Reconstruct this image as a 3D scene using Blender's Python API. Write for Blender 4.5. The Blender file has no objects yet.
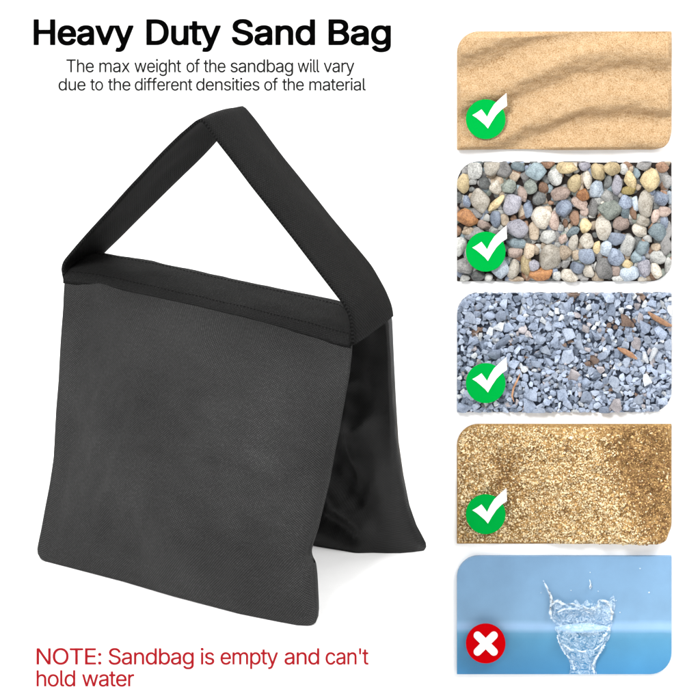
import bpy, bmesh, math, random, json
import numpy as np
from mathutils import Vector, noise, Matrix
random.seed(11); rng = np.random.default_rng(11)
SC = bpy.context.scene; COL = SC.collection
D, ZC, CX = 4.0, 1.5, 0.35            # camera distance to the wall, height, x

# ------------------------------------------------------------ projection helpers
def dirv(px, py): return np.array([px/1000-CX, D, (700-py)/1000-ZC])
CAM = np.array([CX, -D, ZC])
def at_y(px, py, y):
    d = dirv(px, py); return CAM + d*((y+D)/d[1])
def at_z(px, py, z):
    d = dirv(px, py); return CAM + d*((z-ZC)/d[2])
def at_vplane(px, py, A, B):
    n = np.array([-(B-A)[1], (B-A)[0], 0.0]); d = dirv(px, py)
    return CAM + d*(((A-CAM)@n)/(d@n))
def resample(P, n, closed=False):
    P = np.asarray(P, float); seg = np.linalg.norm(np.diff(P, axis=0), axis=1)
    t = np.concatenate([[0], np.cumsum(seg)]); q = np.linspace(0, t[-1], n)
    return np.stack([np.interp(q, t, P[:, k]) for k in range(P.shape[1])], 1)
def smooth(P, it=2):
    P = P.copy()
    for _ in range(it): P[1:-1] = .25*P[:-2]+.5*P[1:-1]+.25*P[2:]
    return P

# ------------------------------------------------------------ materials
def new_mat(name):
    m = bpy.data.materials.new(name); m.use_nodes = True
    nt = m.node_tree; return m, nt, nt.nodes['Principled BSDF']
def nd(nt, typ, **kw):
    n = nt.nodes.new(typ)
    for k, v in kw.items():
        if k.startswith('i_'): n.inputs[k[2:].replace('_', ' ')].default_value = v
        else: setattr(n, k, v)
    return n
def ramp(nt, pts):
    r = nt.nodes.new('ShaderNodeValToRGB'); e = r.color_ramp.elements
    while len(e) < len(pts): e.new(.5)
    for el, (p, c) in zip(e, pts): el.position = p; el.color = (*c, 1)
    return r
def plain(name, col, rough=.5, spec=.3):
    m, nt, b = new_mat(name); b.inputs['Base Color'].default_value = (*col, 1)
    b.inputs['Roughness'].default_value = rough; b.inputs['Specular IOR Level'].default_value = spec
    return m
def math_n(nt, op, a, b=None):
    n = nt.nodes.new('ShaderNodeMath'); n.operation = op
    for i, v in enumerate((a, b)):
        if v is None: continue
        if isinstance(v, (int, float)): n.inputs[i].default_value = v
        else: nt.links.new(v, n.inputs[i])
    return n.outputs[0]
def fabric(name, dark, light, period, rough, spec, bump=.3, diag=False, fleck=.0, sheen=0.):
    """woven cloth: crossing threads from the UV in metres, uneven yarn, small pale flecks"""
    m, nt, b = new_mat(name); L = nt.links
    uv = nd(nt, 'ShaderNodeTexCoord').outputs['UV']
    nz = nd(nt, 'ShaderNodeTexNoise', i_Scale=55., i_Detail=3.); L.new(uv, nz.inputs['Vector'])
    wob = nd(nt, 'ShaderNodeVectorMath', operation='MULTIPLY_ADD'); L.new(nz.outputs['Color'], wob.inputs[0])
    wob.inputs[1].default_value = (.0012, .0012, 0); L.new(uv, wob.inputs[2])
    sp = nd(nt, 'ShaderNodeSeparateXYZ'); L.new(wob.outputs[0], sp.inputs[0])
    x, y = sp.outputs['X'], sp.outputs['Y']
    if diag:
        a = math_n(nt, 'ADD', x, y); c = math_n(nt, 'SUBTRACT', x, y); x, y = a, c
    sx = math_n(nt, 'SINE', math_n(nt, 'MULTIPLY', x, 2*math.pi/period))
    sy = math_n(nt, 'SINE', math_n(nt, 'MULTIPLY', y, 2*math.pi/period))
    pr = math_n(nt, 'MULTIPLY', sx, sy)
    w = math_n(nt, 'MULTIPLY_ADD', pr, .5); w.node.inputs[2].default_value = .5
    n2 = nd(nt, 'ShaderNodeTexNoise', i_Scale=420., i_Detail=2.); L.new(uv, n2.inputs['Vector'])
    n3 = nd(nt, 'ShaderNodeTexNoise', i_Scale=9., i_Detail=4.); L.new(uv, n3.inputs['Vector'])
    mixv = math_n(nt, 'MULTIPLY', w, math_n(nt, 'ADD', math_n(nt, 'MULTIPLY', n2.outputs['Fac'], 1.1), .35))
    mixv = math_n(nt, 'ADD', mixv, math_n(nt, 'MULTIPLY', math_n(nt, 'SUBTRACT', n3.outputs['Fac'], .5), .75))
    r = ramp(nt, [(0, dark), (.95, light), (1, tuple(min(1, v*(1+fleck)) for v in light))]); L.new(mixv, r.inputs[0])
    L.new(r.outputs[0], b.inputs['Base Color'])
    b.inputs['Roughness'].default_value = rough; b.inputs['Specular IOR Level'].default_value = spec
    b.inputs['Sheen Weight'].default_value = sheen; b.inputs['Sheen Roughness'].default_value = .5
    bp = nd(nt, 'ShaderNodeBump', i_Strength=bump, i_Distance=.0006); L.new(mixv, bp.inputs['Height'])
    L.new(bp.outputs[0], b.inputs['Normal'])
    return m
def stone(name, c1, c2, scale=90., rough=.6, extra=None):
    m, nt, b = new_mat(name); L = nt.links
    tc = nd(nt, 'ShaderNodeTexCoord').outputs['Object']; oi = nd(nt, 'ShaderNodeObjectInfo'); ge = nd(nt, 'ShaderNodeNewGeometry')
    off = nd(nt, 'ShaderNodeVectorMath', operation='ADD'); L.new(tc, off.inputs[0]); L.new(oi.outputs['Location'], off.inputs[1])
    n1 = nd(nt, 'ShaderNodeTexNoise', i_Scale=scale, i_Detail=5., i_Roughness=.65); L.new(off.outputs[0], n1.inputs['Vector'])
    n2 = nd(nt, 'ShaderNodeTexNoise', i_Scale=scale*9, i_Detail=2.); L.new(off.outputs[0], n2.inputs['Vector'])
    f = math_n(nt, 'ADD', math_n(nt, 'MULTIPLY', n1.outputs['Fac'], .9), math_n(nt, 'MULTIPLY', n2.outputs['Fac'], .75))
    f = math_n(nt, 'SUBTRACT', f, .32)
    r = ramp(nt, [(.32, c2), (.62, c1)]); L.new(f, r.inputs[0])
    hs = nd(nt, 'ShaderNodeHueSaturation'); L.new(r.outputs[0], hs.inputs['Color'])
    rnd = math_n(nt, 'FRACT', math_n(nt, 'ADD', oi.outputs['Random'], ge.outputs['Random Per Island']))
    L.new(math_n(nt, 'ADD', math_n(nt, 'MULTIPLY', rnd, .6), .68), hs.inputs['Value'])
    L.new(hs.outputs[0], b.inputs['Base Color'])
    b.inputs['Roughness'].default_value = rough; b.inputs['Specular IOR Level'].default_value = .35
    bp = nd(nt, 'ShaderNodeBump', i_Strength=.35, i_Distance=.0008); L.new(n1.outputs['Fac'], bp.inputs['Height'])
    L.new(bp.outputs[0], b.inputs['Normal'])
    return m

# ------------------------------------------------------------ object helpers
def mesh_obj(name, V, F, mat=None, parent=None, smooth_=True, uv=None, mats=None, midx=None, origin=None):
    me = bpy.data.meshes.new(name); V = np.asarray(V, float)
    o = bpy.data.objects.new(name, me); COL.objects.link(o)
    base = np.zeros(3)
    if parent is not None:
        o.parent = parent; base = np.array(parent.location)
    if origin is not None:
        o.location = Vector(np.asarray(origin)-base); base = np.asarray(origin, float)
    me.from_pydata([tuple(v) for v in (V-base)], [], F)
    for m in (mats or [mat]): me.materials.append(m)
    if smooth_: me.polygons.foreach_set('use_smooth', [True]*len(F))
    if midx is not None: me.polygons.foreach_set('material_index', midx)
    if uv is not None:
        l = me.uv_layers.new(name='UVMap')
        uva = np.asarray(uv, float); vi = np.zeros(len(me.loops), int); me.loops.foreach_get('vertex_index', vi)
        l.data.foreach_set('uv', uva[vi].ravel())
    me.update(); return o
def root(name, label, cat, loc, group=None):
    o = bpy.data.objects.new(name, None); COL.objects.link(o); o.location = Vector(loc); o.empty_display_size = .02
    o['label'] = label; o['category'] = cat
    if group: o['group'] = group
    return o
def grid_faces(nr, nc, off=0, flip=False, wrap=False):
    F = []
    for i in range(nr-1):
        for j in range(nc if wrap else nc-1):
            a = off+i*nc+j; b_ = off+i*nc+(j+1) % nc; c = off+(i+1)*nc+(j+1) % nc; d = off+(i+1)*nc+j
            F.append((a, b_, c, d) if not flip else (a, d, c, b_))
    return F
def box(x0, x1, y0, y1, z0, z1):
    V = [(x, y, z) for z in (z0, z1) for y in (y0, y1) for x in (x0, x1)]
    return V, [(0, 2, 3, 1), (4, 5, 7, 6), (0, 1, 5, 4), (2, 6, 7, 3), (0, 4, 6, 2), (1, 3, 7, 5)]
def prism(poly, y0, y1):
    """poly = x,z outline; solid between y0 (back) and y1 (front)"""
    n = len(poly); V = [(x, y0, z) for x, z in poly]+[(x, y1, z) for x, z in poly]
    F = [tuple(range(n)), tuple(range(2*n-1, n-1, -1))]
    F += [(i, i+n, (i+1) % n+n, (i+1) % n) for i in range(n)]
    return V, F
def fbm(p, s, o=3):
    v = Vector(p)*s; a = 0; k = 1.
    for _ in range(o): a += k*noise.noise(v); v = v*2.03+Vector((5.1, 1.7, 9.2)); k *= .5
    return a
KEY, FILL, FILR, WORLD, EXPO = 93., 12., 34., .53, 0.66
FRD, FRL = (.006, .006, .006), (.037, .037, .037)
GLYPHS = r'''{"'":[206,[[[95,318,78,318,75,381],[73,445,70,509,92,509],[114,509,136,509,133,445],[131,381,128,318,112,318]]]],":":[188,[[[108,-4,95,-4,83,-4],[72,0,63,9,54,18],[50,28,50,41,50,54],[54,65,63,73,72,82],[83,87,95,87,108,87],[119,82,128,73,137,65],[141,54,141,41,141,28],[137,18,128,9,119,0]],[[108,271,95,271,83,271],[72,275,63,284,54,293],[50,304,50,316,50,329],[54,340,63,349,72,357],[83,362,95,362,108,362],[119,357,128,349,137,340],[141,329,141,316,141,304],[137,293,128,284,119,275]]]],"B":[456,[[[122,0,60,0,60,170],[60,339,60,509,120,509],[181,509,241,509,276,509],[306,503,329,491,352,479],[369,462,381,442,392,422],[398,399,398,374,398,352],[394,334,387,320,379,306],[369,294,356,286,344,277],[330,271,315,267,315,265],[315,264,315,262,331,261],[347,255,363,245,379,235],[392,221,402,203,413,185],[418,163,418,136,418,111],[412,87,400,67,388,46],[370,30,344,18,319,6],[287,0,247,0,184,0]],[[125,115,125,57,165,57],[205,57,245,57,284,57],[313,65,330,80,347,95],[355,114,355,137,355,154],[351,170,342,184,334,198],[321,209,306,218,290,227],[271,231,248,231,207,231],[166,231,125,231,125,173]],[[125,341,125,285,162,285],[200,285,238,285,257,285],[273,289,288,296,303,303],[315,313,323,326,332,339],[336,355,336,372,336,395],[328,414,313,429,297,444],[273,452,240,452,202,452],[163,452,125,452,125,396]]]],"D":[502,[[[271,0,219,0,178,0],[137,0,96,0,96,19],[96,38,96,57,136,57],[175,57,215,57,256,57],[291,65,318,81,345,97],[366,119,379,149,392,179],[399,214,399,255,399,296],[392,331,379,361,366,390],[346,412,320,428,293,444],[260,452,221,452,178,452],[136,452,93,452,93,471],[93,490,93,509,137,509],[181,509,225,509,275,509],[317,499,353,478,388,458],[415,429,433,391,452,353],[462,308,462,255,462,202],[452,157,433,119,414,81],[387,51,351,31,314,10]],[[103,509,125,509,125,339],[125,170,125,0,103,0],[82,0,60,0,60,170],[60,339,60,509,82,509]]]],"E":[419,[[[165,0,60,0,60,170],[60,339,60,509,164,509],[268,509,372,509,372,490],[372,471,372,452,290,452],[207,452,125,452,125,396],[125,341,125,286,202,286],[278,286,355,286,355,267],[355,248,355,229,278,229],[202,229,125,229,125,172],[125,114,125,57,208,57],[292,57,375,57,375,38],[375,19,375,0,270,0]]]],"H":[517,[[[82,0,60,0,60,170],[60,339,60,509,82,509],[103,509,125,509,125,435],[125,362,125,289,214,289],[303,289,392,289,392,362],[392,435,392,509,414,509],[435,509,457,509,457,339],[457,170,457,0,435,0],[414,0,392,0,392,77],[392,155,392,232,303,232],[214,232,125,232,125,155],[125,77,125,0,103,0]]]],"N":[523,[[[82,0,60,0,60,170],[60,339,60,509,85,509],[111,509,136,509,205,400],[274,291,343,183,349,174],[355,164,363,151,370,138],[379,123,388,107,396,90],[405,73,414,55,411,55],[408,54,405,54,403,72],[401,90,401,108,400,126],[399,142,399,157,399,172],[399,185,399,195,399,300],[399,404,399,509,420,509],[442,509,463,509,463,339],[463,170,463,0,438,0],[412,0,387,0,325,97],[264,193,202,290,194,303],[186,316,177,331,169,345],[159,362,148,381,137,400],[123,424,108,452,111,453],[115,453,119,454,120,428],[121,405,122,384,123,362],[124,344,124,328,125,312],[125,300,125,291,125,194],[125,97,125,0,103,0]]]],"O":[533,[[[311,-7,267,-7,223,-7],[184,4,150,25,116,46],[90,76,70,115,50,154],[40,201,40,254,40,308],[50,354,70,393,90,432],[116,462,150,484,184,505],[223,516,267,516,311,516],[350,505,384,484,418,462],[444,432,464,393,483,354],[493,308,493,254,493,201],[483,154,464,115,444,76],[418,46,384,25,350,4]],[[236,53,267,53,297,53],[325,61,349,76,374,91],[394,114,408,144,423,174],[430,211,430,254,430,298],[423,335,408,365,394,395],[374,417,349,433,325,448],[297,456,267,456,236,456],[209,448,184,433,159,417],[140,394,125,364,111,334],[103,297,103,254,103,211],[111,174,125,144,140,114],[159,92,184,76,209,61]]]],"S":[447,[[[263,-9,224,-9,187,-9],[155,-3,128,9,100,21],[79,38,64,60,49,82],[40,107,38,137,60,137],[82,137,104,137,106,117],[112,101,123,88,134,75],[149,65,166,59,184,52],[203,49,224,49,247,49],[268,53,286,60,304,68],[319,78,329,92,340,105],[346,121,346,139,346,155],[341,169,332,179,323,189],[311,198,296,205,281,211],[264,217,245,222,224,228],[204,234,184,239,142,251],[109,268,86,289,63,311],[52,339,52,372,52,401],[60,426,75,448,90,469],[111,486,138,498,164,510],[194,516,227,516,261,516],[290,510,316,498,342,486],[362,469,377,449,392,428],[400,404,401,378,380,378],[358,378,337,378,335,403],[323,423,302,437,281,451],[256,459,225,459,203,459],[184,455,167,448,151,441],[138,431,129,418,120,406],[115,391,115,376,115,358],[120,344,131,334,142,323],[154,314,169,308,184,302],[199,297,212,293,230,289],[247,284,264,279,279,275],[295,270,312,264,328,257],[344,248,359,238,373,227],[385,214,395,198,404,181],[408,162,408,139,408,111],[401,86,386,64,372,41],[351,24,323,11,296,-2]]]],"T":[449,[[[85,452,32,452,32,471],[32,490,32,509,160,509],[288,509,417,509,417,490],[417,471,417,452,363,452],[310,452,257,452,257,301],[257,151,257,0,235,0],[214,0,193,0,193,151],[193,301,193,452,139,452]]]],"a":[389,[[[182,-9,160,-9,136,-9],[114,-4,94,5,75,14],[59,27,48,45,36,62],[30,83,30,108,30,130],[35,147,43,161,52,175],[63,185,78,193,92,201],[108,207,125,211,143,215],[160,218,178,220,201,223],[219,225,234,227,248,228],[258,231,265,235,272,239],[276,245,276,255,276,255],[276,256,276,257,276,272],[273,286,267,297,261,308],[252,316,240,322,228,328],[213,331,196,331,178,331],[162,328,149,322,136,317],[126,309,118,301,110,292],[104,283,100,274,80,280],[61,285,41,291,50,314],[62,332,79,346,95,360],[113,369,133,375,153,381],[173,384,194,384,208,384],[223,383,239,379,255,376],[271,370,286,360,301,351],[313,338,322,320,332,303],[337,280,337,251,337,168],[337,84,337,0,317,0],[297,0,277,0,277,17],[277,35,277,52,275,52],[274,52,272,52,268,43],[261,34,252,25,243,15],[230,7,215,1,200,-5]],[[155,45,170,45,193,45],[212,50,228,59,243,68],[255,79,263,93,271,107],[276,122,276,138,276,155],[276,173,276,190,273,187],[268,184,259,182,251,180],[242,178,231,176,221,174],[210,172,200,171,190,170],[182,169,175,168,161,166],[147,163,134,159,121,154],[111,148,103,139,96,131],[92,119,92,105,92,92],[95,81,102,72,109,63],[118,57,130,52,142,48]]]],"b":[424,[[[261,-8,229,-8,206,-8],[187,-4,172,4,158,12],[146,21,138,31,129,42],[123,51,118,59,116,59],[114,59,112,59,112,39],[112,20,112,0,92,0],[72,0,53,0,53,170],[53,339,53,509,73,509],[93,509,114,509,114,446],[114,382,114,319,115,319],[117,319,118,319,123,327],[129,336,137,346,145,356],[157,365,171,373,186,381],[205,384,229,384,261,384],[289,376,313,361,337,345],[356,322,370,293,383,263],[390,229,390,189,390,149],[383,114,370,84,356,55],[337,32,313,16,289,0]],[[197,47,220,47,244,47],[263,53,279,66,295,78],[308,95,316,117,324,138],[328,162,328,189,328,216],[324,240,316,261,308,282],[296,299,280,311,264,324],[244,330,220,330,197,330],[177,324,161,312,145,300],[133,284,125,263,117,242],[113,217,113,189,113,161],[117,136,125,115,133,94],[146,77,162,65,178,53]]]],"c":[396,[[[226,-8,207,-8,173,-8],[143,0,117,16,91,33],[71,56,56,85,41,114],[34,149,34,187,34,227],[41,262,56,291,71,321],[91,343,117,360,143,376],[173,384,207,384,226,384],[243,382,260,377,276,372],[292,365,305,356,319,347],[330,335,340,322,350,309],[357,294,362,277,342,272],[322,267,303,262,300,272],[296,281,290,289,285,297],[278,305,270,311,262,317],[253,322,242,325,232,328],[220,330,207,330,182,330],[161,323,145,310,129,297],[116,280,108,258,100,237],[96,213,96,187,96,162],[100,139,108,117,116,96],[129,79,145,66,161,53],[182,46,207,46,220,46],[232,48,243,52,253,55],[263,60,271,66,279,72],[286,80,292,89,297,97],[301,107,304,117,324,112],[343,107,363,102,358,85],[351,70,341,56,332,43],[320,31,306,21,293,12],[277,4,261,-1,244,-6]]]],"d":[424,[[[219,-8,195,-8,164,-8],[136,0,111,16,87,32],[68,55,55,84,41,114],[34,149,34,189,34,229],[41,263,55,293,69,322],[88,345,112,361,136,376],[164,384,196,384,219,384],[238,381,253,373,268,365],[279,356,287,346,296,336],[302,327,306,319,308,319],[309,319,311,319,311,382],[311,446,311,509,331,509],[351,509,372,509,372,339],[372,170,372,0,352,0],[332,0,313,0,313,20],[313,39,313,59,311,59],[309,59,307,59,302,51],[295,42,287,31,278,21],[267,12,252,4,238,-4]],[[181,47,205,47,227,47],[247,53,263,65,279,77],[291,94,299,115,308,136],[312,161,312,189,312,217],[308,242,300,263,292,284],[279,300,263,312,247,324],[228,330,205,330,181,330],[161,324,145,311,129,299],[116,282,108,261,100,240],[96,216,96,189,96,162],[100,138,109,117,117,95],[129,78,145,66,161,53]]]],"e":[404,[[[238,-8,212,-8,175,-8],[143,0,117,16,90,33],[70,56,56,85,41,114],[34,148,34,187,34,226],[41,260,55,290,69,319],[89,343,115,359,141,376],[171,384,205,384,226,384],[246,381,266,374,285,367],[303,356,319,341,335,326],[348,306,357,282,366,258],[371,228,371,194,371,186],[371,178,371,169,272,169],[174,169,75,169,75,187],[75,204,75,221,163,221],[250,221,338,221,329,215],[319,208,310,202,310,227],[306,249,298,269,290,288],[278,303,263,314,247,325],[228,330,205,330,182,330],[163,325,146,313,130,302],[118,288,109,270,100,251],[96,232,96,211,96,200],[96,189,96,178,96,150],[101,126,110,106,120,87],[134,72,151,61,168,51],[189,46,212,46,228,46],[241,48,254,53,266,57],[277,64,285,73,294,82],[301,93,306,105,325,101],[345,96,365,91,359,71],[349,54,335,39,321,24],[303,13,283,4,262,-4]]]],"f":[254,[[[154,379,228,379,228,362],[228,344,228,327,154,327],[80,327,6,327,6,344],[6,362,6,379,80,379]],[[101,0,81,0,81,144],[81,288,81,432,81,453],[86,471,96,486,106,500],[119,511,135,519,152,526],[169,530,187,530,201,530],[213,529,222,527,232,525],[238,523,243,521,238,503],[233,486,227,468,224,470],[220,471,215,472,210,473],[203,474,195,474,176,474],[163,469,154,460,146,451],[142,437,142,419,142,279],[142,140,142,0,121,0]]]],"g":[425,[[[238,-151,207,-151,179,-151],[155,-147,134,-140,113,-132],[96,-123,82,-110,69,-98],[58,-84,51,-69,67,-60],[84,-50,101,-41,107,-49],[113,-57,122,-66,130,-75],[141,-82,154,-88,168,-94],[186,-97,207,-97,238,-97],[263,-90,282,-75,302,-60],[311,-37,311,-6,311,19],[311,44,311,68,310,68],[308,68,306,68,301,60],[295,51,287,41,278,32],[267,23,252,16,238,8],[219,5,195,5,164,5],[137,12,113,27,88,41],[69,62,55,90,41,118],[34,152,34,191,34,230],[41,264,55,293,69,322],[88,345,112,361,137,376],[165,384,196,384,220,384],[239,381,253,373,268,365],[280,356,288,346,297,336],[303,327,308,319,309,319],[311,319,313,319,313,339],[313,359,313,379,333,379],[353,379,372,379,372,250],[372,121,372,-9,372,-42],[365,-69,350,-90,335,-111],[316,-126,291,-136,266,-146]],[[181,59,205,59,228,59],[248,64,264,75,280,86],[292,101,300,121,308,141],[312,165,312,193,312,220],[308,243,300,264,292,284],[280,301,264,312,248,324],[228,330,205,330,181,330],[161,324,145,312,129,299],[117,283,109,262,100,242],[96,219,96,193,96,166],[100,143,109,123,117,103],[129,87,145,76,162,65]]]],"h":[410,[[[114,249,114,227,114,151],[114,76,114,0,93,0],[73,0,53,0,53,170],[53,339,53,509,73,509],[93,509,114,509,114,435],[114,361,114,287,110,287],[106,287,102,287,114,322],[131,347,152,362,174,377],[199,384,227,384,253,384],[276,379,295,369,315,358],[330,342,341,321,352,299],[357,273,357,240,357,160],[357,80,357,0,337,0],[316,0,296,0,296,78],[296,157,296,235,296,265],[288,288,273,304,258,321],[237,329,210,329,192,329],[175,325,161,317,146,309],[135,298,126,283,118,267]]]],"i":[167,[[[73,0,53,0,53,126],[53,253,53,379,73,379],[93,379,114,379,114,253],[114,126,114,0,93,0]],[[95,443,84,443,72,443],[62,447,54,455,45,462],[41,472,41,483,41,494],[45,504,54,512,62,520],[72,524,84,524,95,524],[106,520,114,512,122,504],[126,494,126,483,126,472],[122,462,114,455,106,447]]]],"l":[189,[[[147,-2,139,-2,110,-2],[88,5,74,20,60,35],[53,57,53,84,53,226],[53,367,53,509,73,509],[93,509,114,509,114,372],[114,235,114,99,114,81],[116,69,120,62,125,55],[133,52,146,52,152,52],[157,52,160,53,164,53],[167,54,170,54,173,37],[177,20,181,3,175,1],[169,0,162,-1,154,-2]]]],"m":[610,[[[73,0,53,0,53,126],[53,253,53,379,72,379],[92,379,112,379,112,351],[112,323,112,295,111,295],[109,295,108,295,113,316],[121,332,132,346,144,359],[157,369,172,376,187,383],[203,386,219,386,247,386],[270,378,287,361,305,344],[316,322,321,295,318,295],[315,295,312,295,317,313],[325,329,337,343,349,357],[364,367,381,375,398,382],[416,386,437,386,459,386],[479,381,497,372,515,362],[530,348,541,328,551,309],[557,285,557,255,557,170],[557,85,557,0,536,0],[516,0,496,0,496,85],[496,169,496,254,496,281],[488,301,473,313,457,325],[439,330,419,330,402,330],[387,327,374,320,362,313],[352,303,345,290,339,278],[335,263,335,247,335,165],[335,82,335,0,315,0],[295,0,274,0,274,87],[274,173,274,260,274,281],[267,298,253,311,239,324],[221,330,199,330,185,330],[171,327,158,320,144,313],[134,303,126,289,118,276],[114,258,114,238,114,159],[114,79,114,0,93,0]]]],"n":[410,[[[114,249,114,227,114,151],[114,76,114,0,93,0],[73,0,53,0,53,126],[53,253,53,379,72,379],[92,379,112,379,112,349],[112,318,112,287,109,287],[106,287,102,287,114,322],[131,347,152,362,174,377],[199,384,227,384,253,384],[276,379,295,369,314,358],[330,342,341,321,352,299],[357,273,357,240,357,160],[357,80,357,0,337,0],[316,0,296,0,296,78],[296,157,296,235,296,265],[288,288,273,304,258,321],[237,329,210,329,192,329],[175,325,161,317,146,309],[135,298,126,283,118,267]]]],"o":[415,[[[242,-8,207,-8,173,-8],[143,0,117,16,91,33],[71,56,56,85,41,114],[34,149,34,187,34,227],[41,262,56,291,71,321],[91,343,117,360,143,376],[173,384,207,384,242,384],[273,376,299,360,325,343],[345,321,359,291,374,262],[381,227,381,187,381,149],[374,114,359,85,345,56],[325,33,299,16,273,0]],[[182,46,207,46,233,46],[254,53,270,66,287,79],[299,96,307,117,315,139],[319,162,319,187,319,213],[315,236,307,258,299,280],[287,297,270,310,254,323],[233,330,207,330,182,330],[161,323,145,310,129,297],[116,280,108,258,100,237],[96,213,96,187,96,162],[100,139,108,117,116,96],[129,79,145,66,161,53]]]],"p":[424,[[[73,-143,53,-143,53,31],[53,205,53,379,72,379],[92,379,112,379,112,359],[112,339,112,319,114,319],[116,319,118,319,123,327],[129,336,137,346,145,356],[157,365,171,373,186,381],[205,384,229,384,261,384],[289,376,313,361,337,345],[356,322,370,293,383,263],[390,229,390,189,390,149],[383,114,370,84,356,55],[337,32,313,16,289,0],[261,-8,229,-8,206,-8],[187,-4,173,4,158,12],[146,21,138,31,130,42],[123,51,118,59,117,59],[115,59,114,59,114,-8],[114,-76,114,-143,93,-143]],[[197,47,220,47,244,47],[263,53,279,66,295,78],[308,95,316,117,324,138],[328,162,328,189,328,216],[324,240,316,261,308,282],[296,299,280,311,264,324],[244,330,220,330,197,330],[177,324,161,312,145,300],[133,284,125,263,117,242],[113,217,113,189,113,161],[117,136,125,115,133,94],[146,77,162,65,178,53]]]],"r":[259,[[[73,0,53,0,53,126],[53,253,53,379,72,379],[92,379,112,379,112,360],[112,340,112,321,113,321],[114,321,115,321,122,340],[135,355,152,367,170,379],[190,385,213,385,218,385],[223,385,229,384,235,384],[240,384,243,384,243,363],[243,343,243,322,242,323],[237,323,230,324,223,325],[215,326,207,326,189,326],[173,322,159,315,145,307],[134,297,126,284,118,270],[114,255,114,237,114,158],[114,79,114,0,93,0]]]],"s":[365,[[[211,-8,182,-8,156,-8],[133,-4,112,3,92,11],[75,23,62,38,49,53],[40,72,36,94,55,98],[74,102,94,107,99,86],[109,70,124,60,139,50],[158,45,181,45,208,45],[229,51,244,62,260,74],[268,87,268,103,268,116],[263,127,254,136,245,144],[231,151,212,155,191,160],[170,165,149,170,115,178],[89,191,72,208,55,225],[47,247,47,274,47,296],[53,315,65,332,77,348],[94,361,115,370,136,380],[160,384,187,384,213,384],[235,380,254,372,272,365],[287,353,299,339,310,325],[319,309,324,290,305,286],[287,281,268,277,263,292],[255,304,243,316,230,327],[212,333,187,333,165,333],[146,327,131,317,116,306],[109,293,109,277,109,263],[114,252,124,243,134,235],[150,228,172,223,191,218],[210,214,229,209,264,201],[290,188,306,171,323,154],[331,133,331,107,331,84],[325,64,312,47,300,30],[282,16,260,6,237,-3]]]],"t":[227,[[[138,379,204,379,204,362],[204,344,204,327,138,327],[72,327,6,327,6,344],[6,362,6,379,72,379]],[[65,345,65,471,85,471],[106,471,126,471,126,347],[126,222,126,98,126,81],[129,69,136,61,143,54],[154,50,170,50,174,50],[179,50,185,51,191,52],[197,53,202,54,206,36],[209,19,213,2,207,0],[200,-2,192,-3,184,-4],[176,-4,168,-4,136,-4],[110,4,92,21,74,38],[65,62,65,93,65,219]]]],"u":[410,[[[211,-5,182,-5,157,-5],[134,0,115,11,95,21],[80,37,69,59,58,80],[53,107,53,139,53,219],[53,299,53,379,73,379],[93,379,114,379,114,301],[114,222,114,144,114,114],[121,91,137,75,152,58],[173,50,200,50,218,50],[235,54,249,62,264,70],[275,81,283,97,292,112],[296,131,296,153,296,228],[296,304,296,379,316,379],[337,379,357,379,357,253],[357,126,357,0,337,0],[318,0,298,0,298,31],[298,61,298,92,301,92],[304,92,307,92,295,57],[279,32,257,17,235,2]]]],"v":[389,[[[184,0,163,0,114,126],[66,253,17,379,40,379],[62,379,84,379,111,305],[138,230,165,155,174,132],[181,110,187,87,193,64],[199,42,206,21,198,21],[191,21,184,21,191,42],[197,64,203,87,209,110],[216,132,224,155,251,230],[278,305,305,379,327,379],[349,379,371,379,323,253],[275,126,226,0,205,0]]]],"w":[567,[[[158,0,138,0,99,126],[61,253,23,379,44,379],[66,379,87,379,103,324],[118,269,133,214,140,191],[147,165,154,137,161,108],[168,76,175,41,172,41],[168,41,165,41,172,75],[179,106,186,135,193,163],[199,190,206,214,221,269],[237,324,252,379,273,379],[295,379,316,379,332,324],[347,269,362,214,368,190],[375,164,382,136,388,107],[395,76,402,41,399,41],[395,41,391,41,399,75],[406,107,413,135,420,164],[427,190,434,214,449,269],[465,324,480,379,502,379],[523,379,545,379,506,253],[468,126,429,0,409,0],[389,0,368,0,352,57],[335,114,319,172,314,189],[309,207,305,225,300,243],[295,261,291,280,286,299],[281,318,277,338,281,338],[286,338,291,338,286,319],[281,299,277,280,272,261],[267,243,263,225,258,206],[253,189,248,172,231,114],[215,57,199,0,178,0]]]],"x":[379,[[[44,0,21,0,71,73],[121,145,171,218,171,202],[171,187,171,171,124,240],[76,310,29,379,52,379],[76,379,100,379,116,355],[132,330,147,306,160,287],[170,270,179,253,188,237],[198,221,207,206,197,206],[186,206,175,206,185,221],[194,237,202,253,211,270],[221,287,233,306,249,330],[266,355,282,379,305,379],[328,379,352,379,304,309],[256,239,209,169,209,184],[209,199,209,214,258,143],[308,71,358,0,334,0],[310,0,287,0,268,28],[249,57,231,85,219,103],[209,120,200,136,191,152],[182,167,173,182,183,182],[194,182,205,182,195,167],[186,152,178,136,170,120],[160,103,148,85,129,57],[110,28,91,0,68,0]]]],"y":[389,[[[51,-140,47,-139,52,-121],[57,-103,61,-86,65,-86],[68,-87,71,-87,83,-90],[94,-91,104,-89,114,-87],[122,-82,130,-74,138,-66],[145,-53,151,-36,155,-24],[159,-13,163,-1,114,126],[66,252,17,379,40,379],[62,379,84,379,111,305],[138,230,165,155,174,132],[181,109,187,87,193,64],[199,42,206,21,198,21],[191,21,184,21,190,42],[196,64,202,87,209,110],[216,132,224,155,251,230],[278,305,305,379,327,379],[349,379,371,379,316,234],[260,88,204,-58,196,-78],[187,-94,177,-107,166,-120],[153,-129,139,-136,125,-142],[109,-145,91,-145,81,-145],[72,-144,65,-143,57,-142]]]]}'''
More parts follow.
